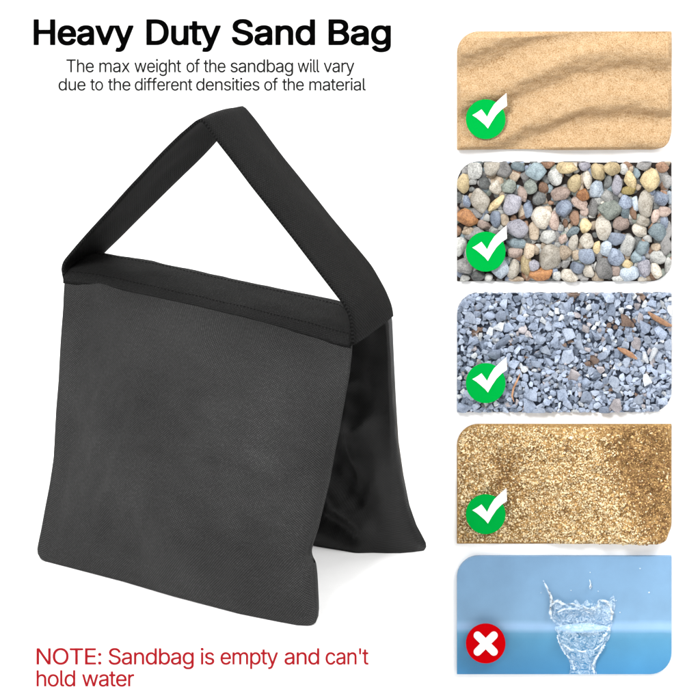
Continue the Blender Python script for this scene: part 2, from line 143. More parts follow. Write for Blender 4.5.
# ============================================================ world, lights, camera
W = bpy.data.worlds.new("World"); SC.world = W; W.use_nodes = True
bg = W.node_tree.nodes['Background']; bg.inputs[1].default_value = WORLD
_tc = W.node_tree.nodes.new('ShaderNodeTexCoord'); _sp = W.node_tree.nodes.new('ShaderNodeSeparateXYZ'); _mr = W.node_tree.nodes.new('ShaderNodeMapRange')
W.node_tree.links.new(_tc.outputs['Generated'], _sp.inputs[0]); W.node_tree.links.new(_sp.outputs['Z'], _mr.inputs['Value'])
_mr.inputs['From Min'].default_value = -.5; _mr.inputs['From Max'].default_value = .5; _mr.inputs['To Min'].default_value = .15; _mr.inputs['To Max'].default_value = 1.
W.node_tree.links.new(_mr.outputs[0], bg.inputs[0])
def area(name, loc, tgt, size, power):
    l = bpy.data.lights.new(name, 'AREA'); l.size = size; l.energy = power; l.color = (1, .995, .985)
    o = bpy.data.objects.new(name, l); COL.objects.link(o); o.location = loc
    o.rotation_euler = (Vector(tgt)-Vector(loc)).to_track_quat('-Z', 'Y').to_euler()
area('key_softbox', (-.75, -2.6, 2.7), (.3, -.2, .35), .9, KEY)
area('fill_softbox', (-2.2, -3.2, .9), (.2, -.3, .35), 1.6, FILL)
area('added_right_fill', (1.9, -1.3, 2.3), (.6, -.05, .25), 1.2, FILR)  # added lamp out of view, lightens the plinth's shadow on the wall
cam = bpy.data.cameras.new('camera'); co = bpy.data.objects.new('camera', cam); COL.objects.link(co)
co.location = (CX, -D, ZC); co.rotation_euler = (math.pi/2, 0, 0)
cam.sensor_width = 36; cam.lens = 36*D/.7; cam.shift_y = (.35-ZC)/.7; cam.clip_end = 100
SC.camera = co
vs = SC.view_settings; vs.view_transform = 'Standard'; vs.look = 'None'; vs.exposure = EXPO; vs.gamma = 1; vs.use_curve_mapping = False
SC.render.film_transparent = False
SC.cycles.max_bounces = 8

# ============================================================ setting
def white(name):
    m, nt, b = new_mat(name)
    n = nd(nt, 'ShaderNodeTexNoise', i_Scale=60., i_Detail=4.)
    nt.links.new(nd(nt, 'ShaderNodeTexCoord').outputs['Object'], n.inputs['Vector'])
    r = ramp(nt, [(.3, (.92, .92, .92)), (.7, (.94, .94, .94))]); nt.links.new(n.outputs['Fac'], r.inputs[0])
    nt.links.new(r.outputs[0], b.inputs['Base Color']); b.inputs['Roughness'].default_value = .8
    b.inputs['Specular IOR Level'].default_value = .2
    return m
MW = white('white_paint')
def structure(name, V, F):
    o = mesh_obj(name, V, F, MW, smooth_=False); o['kind'] = 'structure'; return o
V, F = box(-3, 4, 0, .1, -1.2, 4); structure('backdrop_wall', V, F)
ZS = ZC + (.078-ZC)*.875
SX1 = at_y(448, 640, -.53)[0]
V, F = box(-2.4, SX1, -.53, -.0, -.5, ZS); structure('display_plinth', V, F)
V, F = box(-3, 4, -6, 0, -1.3, -1.2); structure('studio_floor', V, F)

# ============================================================ lettering
GL = json.loads(GLYPHS)
def flat_curve(sp, n=5):
    P = []
    for i in range(len(sp)):
        a = sp[i]; b = sp[(i+1) % len(sp)]
        p0, p1, p2, p3 = np.array(a[2:4]), np.array(a[4:6]), np.array(b[0:2]), np.array(b[2:4])
        line = np.linalg.norm(p1-p0) < 2 and np.linalg.norm(p3-p2) < 2
        for t in ([0] if line else np.arange(n)/n):
            P.append((1-t)**3*p0+3*(1-t)**2*t*p1+3*(1-t)*t*t*p2+t**3*p3)
    return np.array(P, float)
GP = {c: (a, [flat_curve(s) for s in g]) for c, (a, g) in GL.items()}
CAPH = max(p[:, 1].max() for p in GP['H'][1])
def word_mesh(word, x0, x1, top, base, ox, oy, step, y, track=30):
    """ink of one word between pixels x0..x1, capitals from top to base; ox, oy thicken the strokes"""
    sc = (base-top-2*oy)/CAPH; pen = 0; items = []
    for c in word:
        items.append((pen, GP[c][1])); pen += GP[c][0]-track
    lo = min(p[:, 0].min()+q for q, g in items for p in g); hi = max(p[:, 0].max()+q for q, g in items for p in g)
    sx = (x1-x0-2*ox)/(hi-lo)
    V = []; F = []
    for q, g in items:
        polys = [np.stack([x0+ox+(p[:, 0]+q-lo)*sx, base-oy-p[:, 1]*sc], 1) for p in g]
        A = np.concatenate(polys); B = np.concatenate([np.roll(p, -1, 0) for p in polys])
        mn = A.min(0)-[ox+1, oy+1]; mx = A.max(0)+[ox+1, oy+1]
        xs = np.arange(mn[0], mx[0], step); ys = np.arange(mn[1], mx[1], step)
        X, Y = np.meshgrid(xs, ys); P = np.stack([X.ravel(), Y.ravel()], 1)
        wind = np.zeros(len(P)); dist = np.full(len(P), 1e9)
        S = np.array([1/max(ox, .05), 1/max(oy, .05)])
        for a, b in zip(A, B):
            up = (a[1] <= P[:, 1]) & (b[1] > P[:, 1]); dn = (a[1] > P[:, 1]) & (b[1] <= P[:, 1])
            cr = (b[0]-a[0])*(P[:, 1]-a[1])-(P[:, 0]-a[0])*(b[1]-a[1])
            wind += (up & (cr > 0))*1-(dn & (cr < 0))*1
            a_, b_ = a*S, b*S; d = b_-a_; l2 = d@d
            if l2 < 1e-12: continue
            t = np.clip(((P*S-a_)@d)/l2, 0, 1); e_ = P*S-a_-t[:, None]*d; dist = np.minimum(dist, (e_**4).sum(1)**.25)
        f = np.where(wind != 0, dist, -dist)
        # interior edges of overlapping contours count as inside on both sides
        f = (f+(1.0 if ox > 0 else 0)).reshape(X.shape)
        ins = f > 0; cache = {}
        def vid(key, x, yy):
            if key not in cache:
                cache[key] = len(V); V.append(at_y(x, yy, y))
            return cache[key]
        nr, nc = f.shape
        for i in range(nr-1):
            j = 0
            while j < nc-1:
                q4 = ins[i, j]+0+ins[i, j+1]+ins[i+1, j]+ins[i+1, j+1]
                if q4 == 0: j += 1; continue
                if q4 == 4:
                    k = j
                    while k+1 < nc-1 and ins[i, k+2] and ins[i+1, k+2]: k += 1
                    F.append([vid((i, j), xs[j], ys[i]), vid((i+1, j), xs[j], ys[i+1]), vid((i+1, k+1), xs[k+1], ys[i+1]), vid((i, k+1), xs[k+1], ys[i])])
                    j = k+1; continue
                cs = [(i, j), (i+1, j), (i+1, j+1), (i, j+1)]; poly = []
                for a in range(4):
                    p, r = cs[a], cs[(a+1) % 4]
                    if ins[p]: poly.append(vid(p, xs[p[1]], ys[p[0]]))
                    if ins[p] != ins[r]:
                        t = f[p]/(f[p]-f[r]); x = xs[p[1]]+t*(xs[r[1]]-xs[p[1]]); yy = ys[p[0]]+t*(ys[r[0]]-ys[p[0]])
                        poly.append(vid((min(p, r), max(p, r)), x, yy))
                if len(poly) >= 3: F.append(poly)
                j += 1
    return V, F
def text_line(name, label, words, top, base, ox, oy, step, y, mat, group):
    V0 = at_y(words[0][1], base, y); V1 = at_y(words[-1][2], base, y)
    r = root(name, label, 'lettering', ((V0[0]+V1[0])/2, y, V0[2]), group)
    for w, a, b in words:
        V, F = word_mesh(w, a, b, top, base, ox, oy, step, y, 8 if ox > .5 else 30)
        mesh_obj('word', V, F, mat, r, smooth_=False)
INK = plain('black_ink', (.0012, .0012, .0012), .8, 0.); GINK = plain('grey_ink', (.013, .013, .013), .8, 0.)
RINK = plain('red_ink', (.27, .009, .014), .8, 0.)
text_line('heading_lettering', 'large bold black heading reading Heavy Duty Sand Bag on the white wall', [("Heavy", 33.5, 133.6), ("Duty", 146.3, 220.8), ("Sand", 231.8, 315.1), ("Bag", 328.4, 390.9)], 19.2, 45.1, 1.05, .86, .22, -.0006, INK, None)
G1 = 'small grey lines of lettering under the heading'
text_line('small_lettering', 'upper thin grey line reading The max weight of the sandbag will vary', [("The", 66.3, 93.9), ("max", 99.2, 129.9), ("weight", 134.3, 181.2), ("of", 186.4, 200), ("the", 203.5, 225.6), ("sandbag", 230.4, 293.1), ("will", 297.5, 319.6), ("vary", 323.5, 354.5)], 59.2, 72.3, .10, .09, .15, -.0006, GINK, G1)
text_line('small_lettering', 'lower thin grey line reading due to the different densities of the material', [("due", 58.4, 85.6), ("to", 90.1, 103.1), ("the", 107.8, 130.5), ("different", 134.7, 192.5), ("densities", 196.1, 259.6), ("of", 264.1, 278), ("the", 282.1, 303.9), ("material", 309.2, 365.9)], 78, 90.5, .10, .09, .15, -.0006, GINK, G1)
G2 = 'red note lettering below the sandbag'
text_line('note_lettering', 'longer red line reading NOTE: Sandbag is empty and can\'t', [("NOTE:", 36.5, 101.4), ("Sandbag", 108.5, 193.7), ("is", 200.6, 214.3), ("empty", 220.4, 278.1), ("and", 284.4, 319.2), ("can't", 325.5, 368.6)], 648.2, 664.5, .16, .13, .17, -.5306, RINK, G2)
text_line('note_lettering', 'short red line reading hold water', [("hold", 36.5, 75.2), ("water", 82, 134.2)], 670.2, 686.4, .16, .13, .17, -.5306, RINK, G2)

# ============================================================ the sandbag
M_FRONT = fabric('grey_polyester', FRD, FRL, .0023, .8, .12, .25, fleck=.7)
M_REAR = fabric('black_nylon', (.0025, .0025, .0025), (.0095, .0095, .0095), .0026, .48, .26, .22)
M_WEB = fabric('black_webbing', (.001, .001, .001), (.0190, .0190, .0190), .0034, .8, .1, .9, diag=True)
M_STRAP = fabric('strap_webbing', (.0008, .0008, .0008), (.0098, .0098, .0098), .0032, .75, .07, 1.)
M_THREAD = plain('thread', (.006, .006, .006), .8, .1)
HH = .236; ZT = ZS+HH
FR = at_z(318, 622, ZS); FL = at_z(38, 555, ZS)
U = (FR-FL); U /= np.linalg.norm(U); WV = np.array([-U[1], U[0], 0.])
bag = root('sandbag', 'empty black saddle sandbag with a tall webbing handle, standing open on the white plinth', 'sandbag', (FR+WV*.1-U*.155).tolist())
def edge_z(pts, zlist=None, z0=ZS, z1=ZT):
    pts = np.array(pts, float); ys = pts[:, 1]
    t = (ys-ys[0])/(ys[-1]-ys[0]); t = np.clip(t, 0, 1)
    return np.array([at_z(p[0], p[1], z1+(z0-z1)*tt) for p, tt in zip(pts, t)])
def coons(top, bot, left, right):
    n = len(top); m = len(left); s = np.linspace(0, 1, n)[None, :, None]; t = np.linspace(0, 1, m)[:, None, None]
    T, B_, L_, R_ = top[None], bot[None], left[:, None], right[:, None]
    return (1-t)*T+t*B_+(1-s)*L_+s*R_-((1-s)*(1-t)*top[0]+s*(1-t)*top[-1]+(1-s)*t*bot[0]+s*t*bot[-1])
top_px = [(65, 277), (91, 279.5), (143, 291), (194, 302), (246, 314.6), (297, 328), (335, 337.5), (352, 341)]
TOPF = np.array([at_z(x, y, ZT-.006) for x, y in top_px])
left_px = [(65, 277), (62.3, 300), (60.5, 340), (58.5, 380), (56, 410), (53.5, 458), (49.5, 485), (45.2, 507), (41, 530), (38.2, 543), (37.2, 549)]
right_px = [(352, 341), (351.5, 352), (349, 375), (344, 402), (339, 430), (334, 455), (329.5, 480), (323.5, 505), (318, 528), (313, 543), (311, 551), (312, 556), (315.5, 562), (317, 575), (318, 595), (318.5, 608), (317.8, 616)]
LE = edge_z(left_px, z0=ZS+.008, z1=ZT-.006); RE = edge_z(right_px, z0=ZS+.004, z1=ZT-.006)
bot_px = [(37.2, 549), (37.8, 554), (40.5, 558.8), (46, 562), (71.4, 568.5), (123, 582), (174, 597), (239, 614.2), (280, 622.5), (298, 625.8), (309, 626.3), (315, 623), (317.8, 616)]
bz = [.008, .005, .002, 0] + [0]*6 + [0, .002, .004]
BOT = np.array([at_z(x, y, ZS+z) for (x, y), z in zip(bot_px, bz)])
NC, NR = 120, 110
C = coons(smooth(resample(TOPF, NC)), resample(BOT, NC), smooth(resample(LE, NR)), smooth(resample(RE, NR), 1))
nrm = np.cross(U, np.array([0, 0, 1.])+WV*.15*0-WV*.0); nrm = -WV*.97+np.array([0, 0, .24]); nrm /= np.linalg.norm(nrm)
Vf = np.zeros((2, NR, NC, 3)); UVf = np.zeros((2, NR, NC, 2))
for i in range(NR):
    for j in range(NC):
        s, t = j/(NC-1), i/(NR-1); p = C[i, j]
        pil = (max(0, math.sin(math.pi*s))**.75)*(max(0, math.sin(math.pi*min(1, t*.97+.03)))**.6)
        es = min(s, 1-s, (1-t)); edge = max(0, 1-es/.035)
        pil *= 1-math.exp(-t/.05); tt_ = min(1, t*10)
        wr = fbm((s*1.2+3, t*1.1, 0), 3.0, 4)*.0085*min(1, es*9)*tt_
        wr -= .006*math.exp(-((s-.07)/.06)**2-((t-.55)/.3)**2)*min(1, es*14)+.005*math.exp(-((s-.10)/.10)**2-((t-.10)/.10)**2)*tt_
        wr += .0022*math.exp(-((s-.12-.05*t)/.05)**2)*math.sin(t*5+1)*min(1, es*9)
        # soft diagonal drag lines from the top corners
        wr += .0042*tt_*math.sin(21*(s-.55*t)+3.5*fbm((s, t, 4), 2.5))*max(0, .5-t)*(.35+abs(fbm((s, t, 9), 2.)))*min(1, es*12)
        hem = .0012*math.exp(-((es-.03)/.010)**2)
        Vf[0, i, j] = p+nrm*(.032*pil+wr-hem)
        Vf[1, i, j] = p-nrm*(.010*pil+.0025*(1-edge*.6)-wr*.5)
        UVf[:, i, j] = (s*.325, (1-t)*.275)
Vf[..., 2] = np.maximum(Vf[..., 2], ZS+.0004)
V = Vf.reshape(-1, 3); n1 = NR*NC
F = grid_faces(NR, NC, 0, True)+grid_faces(NR, NC, n1)
for i in range(NR-1):
    for j in (0, NC-1):
        a, b = i*NC+j, (i+1)*NC+j; F.append((a, b, b+n1, a+n1) if j == 0 else (a, a+n1, b+n1, b))
for j in range(NC-1):
    for i in (0, NR-1):
        a, b = i*NC+j, i*NC+j+1; F.append((a, a+n1, b+n1, b) if i == 0 else (a, b, b+n1, a+n1))
mesh_obj('front_pouch', V, F, M_FRONT, bag, uv=UVf.reshape(-1, 2))

# rear pouch ------------------------------------------------------------
def loc(p): d = np.asarray(p)-FR; return np.array([d@U, d@WV, d[2]])
def glob(u, w, h): return FR+U*u+WV*w+np.array([0, 0, h])
outer_px = [(391, 308), (392.3, 320), (394, 360), (396, 400), (398.5, 440), (403.5, 475), (409.5, 505), (416.5, 525), (423, 537), (426, 543), (426.3, 547), (424, 551)]
seam_px = [(386, 312), (388, 325), (390, 360), (391, 400), (392, 440), (391.5, 470), (389.5, 495), (385, 515), (379, 535), (373, 553)]
OE = resample(edge_z(outer_px), NR); SE = resample(edge_z(seam_px), NR)
BK = np.array([at_z(x, y, ZT) for x, y in ((100, 254.5), (143, 261.6), (194, 272), (246, 283.5), (297, 294), (345, 304), (386, 312))])
Lb = np.array([glob(-.318, .165, 0), glob(-.335, .14, HH)])
leftE = np.linspace(BK[0], Lb[0], NR)
bq = [at_z(373, 553, ZS), at_z(356, 553.5, ZS), at_z(340, 550.5, ZS), at_z(318, 547, ZS), at_z(300, 543, ZS)]
lq = [loc(q) for q in bq]
botin = np.array([Lb[0], glob(-.25, .150, 0)]+[glob(*l[:2], 0) for l in reversed(lq)])
NI = 100
Ci = coons(resample(BK, NI), smooth(resample(botin, NI), 3), leftE, SE)
rows = []
uvr = []
for i in range(NR):
    t = i/(NR-1); row = []
    for j in range(NI):
        s = j/(NI-1); p = Ci[i, j].copy(); e = min(1, (1-s)*7+.0, t*6)
        k = -.014*math.sin(math.pi*t)*math.sin(math.pi*min(1, s*1.0))*0
        # slack folds that fan out from the lower right corner and hang from the band
        dx, dy = (1-s)*.31, (1-t)*.26
        ang = math.atan2(dy, dx+.015); rr = math.hypot(dx, dy)
        f1 = math.sin(ang*11+2.2*fbm((dx, dy, 0), 12, 2))*.0085*math.exp(-rr/.16)*min(1, rr/.025)
        f2 = (1-abs(fbm((dx*1.0, dy*.45, 2), 26, 2)))**3*.006
        f3 = fbm((dx, dy, 7), 16, 3)*.006
        row.append(p-WV*(f1+f2*.6+f3)*e*min(1, (1-t)*8))
    # gusset between the inner seam and the outer edge
    A, B_ = SE[i], OE[i]
    for q in (.25, .5, .75):
        g = A+(B_-A)*q; bul = math.sin(math.pi*q)*.004*t
        row.append(g+(U*.8-WV*.6)*bul + U*fbm((q*2, t*6, 1), 2, 2)*.0008*math.sin(math.pi*q))
    row.append(B_)
    # back side
    bw = OE[i]+WV*.003*min(1, t*5); lf = leftE[i]+WV*(.002+.05*t)
    for q in np.linspace(.03, 1, 40):
        g = bw+(lf-bw)*q; row.append(g+WV*(.012*math.sin(math.pi*q)*math.sin(math.pi*t)**.6+fbm((q*3, t*3, 9), 1.5, 2)*.004*math.sin(math.pi*q)))
    rows.append(row)
NCR = len(rows[0]); Vr = np.array(rows); Vr[:, :, 2] -= .006*np.exp(-np.linspace(0, 1, NR)/.03)[:, None]; Vr[..., 2] = np.maximum(Vr[..., 2], ZS+.0004)
uvr = np.zeros((NR, NCR, 2))
uvr[:, :, 1] = (1-np.linspace(0, 1, NR))[:, None]*.26
acc = np.concatenate([[0], np.cumsum(np.linalg.norm(np.diff(Vr[NR//2], axis=0), axis=1))]); uvr[:, :, 0] = acc[None]
F = grid_faces(NR, NCR, 0, True, wrap=True)
F.append(tuple(range((NR-1)*NCR, NR*NCR))); 
mesh_obj('rear_pouch', Vr.reshape(-1, 3), F, M_REAR, bag, uv=uvr.reshape(-1, 2))

# top band --------------------------------------------------------------
NB = 100
bf = smooth(resample(TOPF, NB)); bb = smooth(resample(np.array([at_z(x, y, ZT) for x, y in ((99, 254.5), (107, 255.2), (143, 261.6), (194, 272), (246, 283.5), (297, 294), (343, 304), (350, 312))]), NB))
rows = []
for q in np.linspace(0, 1, 15):
    r_ = bf+(bb-bf)*q
    r_ = r_+np.array([0, 0, 1])*(.006*(1-(2*q-1)**4)+.0012*q)
    r_ = r_+np.array([[0, 0, fbm((k/NB*3, q*1.3, 6), 2.4, 3)*.0010] for k in range(NB)])
    r_ = r_+nrm*.0030*max(0, 1-q*6)
    rows.append(r_)
rows = [bf+nrm*.0030-np.array([0, 0, .006])]+rows
for q in (.9, .5, .1): rows.append(bf+(bb-bf)*q-np.array([0, 0, .004]))
Vb = np.array(rows); m_ = len(rows)
uvb = np.zeros((m_, NB, 2)); uvb[..., 0] = np.linspace(0, .33, NB)[None]; uvb[..., 1] = np.linspace(0, .09*m_/16, m_)[:, None]
Fb = [tuple(f) for f in grid_faces(m_, NB, 0, False)]
for j in range(NB-1): Fb.append(((m_-1)*NB+j, (m_-1)*NB+j+1, j+1, j))
Fb.append(tuple(i*NB for i in range(m_))); Fb.append(tuple(i*NB+NB-1 for i in reversed(range(m_))))
band = mesh_obj('top_band', Vb.reshape(-1, 3), Fb, M_WEB, bag, uv=uvb.reshape(-1, 2))

# handle ----------------------------------------------------------------
nA, nB = at_z(64, 270, ZT), at_z(352, 338, ZT); fA, fB = at_z(101, 254, ZT), at_z(391, 312, ZT)
nearL = [(64.5, 281), (62, 272), (63.5, 263), (105, 216), (150, 166.5), (180, 135), (196, 121.5), (201, 118.6)]
farL = [(103, 264), (101.2, 260), (101.4, 255), (120, 237), (150, 207), (180, 177), (216, 140), (233, 115), (240, 107)]
nearR = [(203.7, 121.0), (217.8, 141), (252, 185.8), (292.9, 236.7), (326.3, 281), (343, 303.5), (348.8, 315), (351, 330), (351.6, 345)]
farR = [(242.5, 106), (255.7, 121.6), (285, 160.6), (318.9, 201.4), (348.6, 240.4), (370.9, 268), (383.9, 290.6), (390.0, 305), (391.3, 312), (391.6, 316)]
pl = lambda P, a, b: np.array([at_vplane(x, y, a, b) for x, y in P])
NH = 70
nr_ = np.concatenate([resample(pl(nearL, nA, nB), NH), resample(pl(nearR, nA, nB), NH)])
fr_ = np.concatenate([resample(pl(farL, fA, fB), NH), resample(pl(farR, fA, fB), NH)])
for _ in range(2):
    for A in (nr_, fr_): A[1:-1] = .25*A[:-2]+.5*A[1:-1]+.25*A[2:]
Vh = []; uvh = []; KW = 12
arc = np.concatenate([[0], np.cumsum(np.linalg.norm(np.diff((nr_+fr_)/2, axis=0), axis=1))])
outl = arc*0
for i in range(2*NH):
    a, b = nr_[i], fr_[i]
    tan = (nr_+fr_)[min(i+1, 2*NH-1)]-(nr_+fr_)[max(i-1, 0)]; nn = np.cross(tan, b-a); nn /= np.linalg.norm(nn)
    if nn[2] < 0: nn = -nn
    for k in range(KW):
        q = k/(KW-1); Vh.append(a+(b-a)*q+nn*(.0022*math.sin(math.pi*q)+fbm((arc[i]*6, q, 3), 1.6, 2)*.0016)); uvh.append((arc[i], q*.075))
strap = mesh_obj('handle', Vh, grid_faces(2*NH, KW, 0, True), M_STRAP, bag, uv=uvh)
sm = strap.modifiers.new('thick', 'SOLIDIFY'); sm.thickness = .0028; sm.offset = 0

# stitching: rows of short raised threads ---------------------------------
def stitches(path, nvec, step=.0042, ln=.0026, r=.00045, lift=.0006):
    V = []; F = []; L = np.concatenate([[0], np.cumsum(np.linalg.norm(np.diff(path, axis=0), axis=1))])
    for d in np.arange(step, L[-1]-step, step):
        a = np.array([np.interp(d, L, path[:, k]) for k in range(3)]); b = np.array([np.interp(d+ln, L, path[:, k]) for k in range(3)])
        t = (b-a)/np.linalg.norm(b-a); s = np.cross(t, nvec); s /= np.linalg.norm(s); n_ = np.cross(s, t)*1.
        if n_@nvec < 0: n_ = -n_
        o = len(V)
        for c, rr in ((a, .35), ((a+b)/2, 1.), (b, .35)):
            for k in range(6):
                an = k*math.pi/3; V.append(c+nvec*lift+(s*math.cos(an)+n_*math.sin(an))*r*rr)
        F += grid_faces(3, 6, o, False, True)+[tuple(o+k for k in range(6)), tuple(o+17-k for k in range(6))]
    return V, F
upv = np.array([0, 0, 1.])
def addst(p, n_, **k):
    v, f = stitches(p, n_, **k); mesh_obj('stitching', v, f, M_THREAD, bag)
addst(Vb[2]+(Vb[3]-Vb[2])*.4, upv, lift=.0005)
addst(Vb[11]*.5+Vb[12]*.5, upv, lift=.0002)
hv = np.array(Vh).reshape(2*NH, KW, 3)
tn = np.array([.55, -.75, .3]); tn /= np.linalg.norm(tn)
addst(resample(hv[2*NH-3], 40), tn, lift=.0018)
addst(resample(hv[2*NH-9], 40), tn, lift=.0018)


# ============================================================ sample tiles
TY = -.004
def outline(y0, y1, x0=457., x1=671.5, r=21.5, n=10, yp=None):
    yp = TY if yp is None else yp
    P = []
    for k in range(n+1):
        a = math.pi/2*k/n; P.append((x0+r-r*math.cos(a), y0+r-r*math.sin(a)))      # top left, rounded
    P.append((x1, y0))
    for k in range(n+1):
        a = math.pi/2*k/n; P.append((x1-r+r*math.cos(a), y1-r+r*math.sin(a)))      # bottom right, rounded
    P.append((x0, y1))
    return [tuple(at_y(x, y, yp)[[0, 2]]) for x, y in P]
def clip(bm, poly, yback=-.0004):
    """cut a bmesh flush with the tile outline (x,z) and the tile back"""
    xs = [v.co.x for v in bm.verts]; zs = [v.co.z for v in bm.verts]
    n = len(poly); cx = sum(p[0] for p in poly)/n; cz = sum(p[1] for p in poly)/n
    for i in range(n):
        a, b = poly[i], poly[(i+1) % n]; no = Vector((b[1]-a[1], 0, -(b[0]-a[0]))).normalized()
        if no.dot(Vector((cx-a[0], 0, cz-a[1]))) > 0: no = -no
        d = [no.dot(v.co-Vector((a[0], 0, a[1]))) for v in bm.verts]
        if not d: return False
        if max(d) <= 1e-6: continue
        if min(d) > -1e-5: bm.clear(); return False
        g = bmesh.ops.bisect_plane(bm, geom=bm.verts[:]+bm.edges[:]+bm.faces[:], plane_co=(a[0], 0, a[1]), plane_no=no, clear_outer=True)
        ed = [e for e in g['geom_cut'] if isinstance(e, bmesh.types.BMEdge)]
        if ed: bmesh.ops.contextual_create(bm, geom=ed)
    if bm.verts and max(v.co.y for v in bm.verts) > yback:
        bmesh.ops.bisect_plane(bm, geom=bm.verts[:]+bm.edges[:]+bm.faces[:], plane_co=(0, yback, 0), plane_no=(0, 1, 0), clear_outer=True)
    return len(bm.faces) > 0
def bm_arrays(bm):
    bm.verts.ensure_lookup_table(); bm.verts.index_update()
    return np.array([v.co[:] for v in bm.verts]), [tuple(v.index for v in f.verts) for f in bm.faces]
def tile(y0, y1, label, mat, thick=.003, cat='sample tile'):
    P = outline(y0, y1); c = at_y(564, y1, 0)
    r = root('sample_tile', label, cat, (c[0], 0, c[2]), 'sample tiles in a column on the white wall')
    V, F = prism(outline(y0+.4, y1, yp=-thick), -.0002, -thick); mesh_obj('backing', V, F, mat, r, smooth_=False)
    return r, P
def inside(poly, x, z, m=0.):
    n = len(poly); ok = True; cx = sum(p[0] for p in poly)/n; cz = sum(p[1] for p in poly)/n
    for i in range(n):
        a, b = poly[i], poly[(i+1) % n]; no = np.array([b[1]-a[1], -(b[0]-a[0])]); l = np.linalg.norm(no)
        if l < 1e-9: continue
        no = no/l
        if no@(np.array([cx, cz])-a) > 0: no = -no
        if no@(np.array([x, z])-a) > -m: return False
    return True

# --- heightfield tile: columns follow the outline so the cut edges stay clean
def field_tile(parent, P, name, hfun, mat, nx=300, nz=170, base=-.003, kind=None):
    xs = [p[0] for p in P]; x0, x1 = min(xs), max(xs)
    def zrange(x):
        zs = []
        for i in range(len(P)):
            a, b = P[i], P[(i+1) % len(P)]
            if (a[0]-x)*(b[0]-x) <= 0 and abs(a[0]-b[0]) > 1e-9: zs.append(a[1]+(b[1]-a[1])*(x-a[0])/(b[0]-a[0]))
        return min(zs), max(zs)
    # denser columns at the rounded ends
    q = np.linspace(0, 1, nx); X = x0+(x1-x0)*(.45*q+.55*(.5-.5*np.cos(math.pi*q))); X = np.clip(X, x0+1e-6, x1-1e-6)
    V = []
    for i in range(nz):
        for x in X:
            a, b = zrange(x); z = b+(a-b)*i/(nz-1); V.append((x, hfun(x, z), z))
    n = nx*nz; V = np.array(V); Vb_ = V.copy(); Vb_[:, 1] = base
    F = grid_faces(nz, nx, 0, True)
    rim = [j for j in range(nx)]+[i*nx+nx-1 for i in range(1, nz)]+[(nz-1)*nx+j for j in range(nx-2, -1, -1)]+[i*nx for i in range(nz-2, 0, -1)]
    Vr_ = V[rim].copy(); Vr_[:, 1] = base; m = len(rim)
    V2 = np.concatenate([V, Vr_]); F += [(rim[k], rim[(k+1) % m], n+(k+1) % m, n+k) for k in range(m)]
    return mesh_obj(name, V2, F, mat, parent)
def px_of(x, z, y=TY):
    k = D/(D+y); return (CX+(x-CX)*k)*1000, 700-(ZC+(z-ZC)*k)*1000

# 1 dune sand
def sand_mat(name, c1, c2, c3, gs=900.):
    m, nt, b = new_mat(name); L = nt.links; tc = nd(nt, 'ShaderNodeTexCoord').outputs['Object']
    n1 = nd(nt, 'ShaderNodeTexNoise', i_Scale=gs, i_Detail=2.); n2 = nd(nt, 'ShaderNodeTexNoise', i_Scale=gs*.16, i_Detail=4.)
    L.new(tc, n1.inputs['Vector']); L.new(tc, n2.inputs['Vector'])
    f = math_n(nt, 'ADD', math_n(nt, 'MULTIPLY', n1.outputs['Fac'], .8), math_n(nt, 'MULTIPLY', n2.outputs['Fac'], .3))
    r = ramp(nt, [(.3, c3), (.5, c2), (.7, c1)]); L.new(f, r.inputs[0]); L.new(r.outputs[0], b.inputs['Base Color'])
    b.inputs['Roughness'].default_value = .9; b.inputs['Specular IOR Level'].default_value = .1
    bp = nd(nt, 'ShaderNodeBump', i_Strength=.8, i_Distance=.0012); L.new(f, bp.inputs['Height']); L.new(bp.outputs[0], b.inputs['Normal'])
    return m
M_SAND = sand_mat('dune_sand', (.49, .35, .215), (.38, .25, .13), (.20, .10, .038))
T1, P1 = tile(31.5, 149.3, 'topmost tile with smooth rippled golden dune sand and a green tick badge', M_SAND)
# crest lines (x -> y in tile pixels, y grows downwards)
CR = [[(-20, 24), (15, 15), (45, 3), (75, -6), (120, -16), (240, -22)],
      [(-20, 72), (0, 66), (30, 60), (60, 49), (85, 36), (115, 25), (150, 18), (180, 17), (240, 22)],
      [(-20, 120), (30, 106), (60, 96), (95, 81), (130, 71), (160, 67), (190, 69), (240, 78)],
      [(-20, 175), (60, 140), (110, 117), (140, 112), (175, 107), (240, 109)]]
def sand_h(x, z):
    px, py = px_of(x, z); tx, ty = px-457, py-31.5
    tx2 = tx+2.5*fbm((tx*.02, ty*.02, 1), 2, 2); ty2 = ty+3.*fbm((tx*.018, ty*.03, 5), 2, 3)
    ys = [np.interp(tx2, [p[0] for p in c], [p[1] for p in c]) for c in CR]
    ys = [ys[0]-50]+ys+[ys[-1]+45]
    h = 0
    for a, b in zip(ys[:-1], ys[1:]):
        if a <= ty2 < b:
            q = (ty2-a)/(b-a); lee = .46
            # after each crest the slip face falls away, then the next slope climbs back
            h = .5*(1+math.cos(math.pi*q/lee)) if q < lee else .5*(1-math.cos(math.pi*(q-lee)/(1-lee)))
            break
    h = h*.0098+fbm((px*.05, py*.09, 2), 1.6, 3)*.0005+noise.noise(Vector((px*.9, py*.9, 0)))*.00022
    e_ = min(1, min(tx, 214.5-tx, ty, 117.8-ty)/4); return -.0038-max(0, h)*(.35+.65*max(0, e_))
field_tile(T1, P1, 'rippled_sand', sand_h, M_SAND)

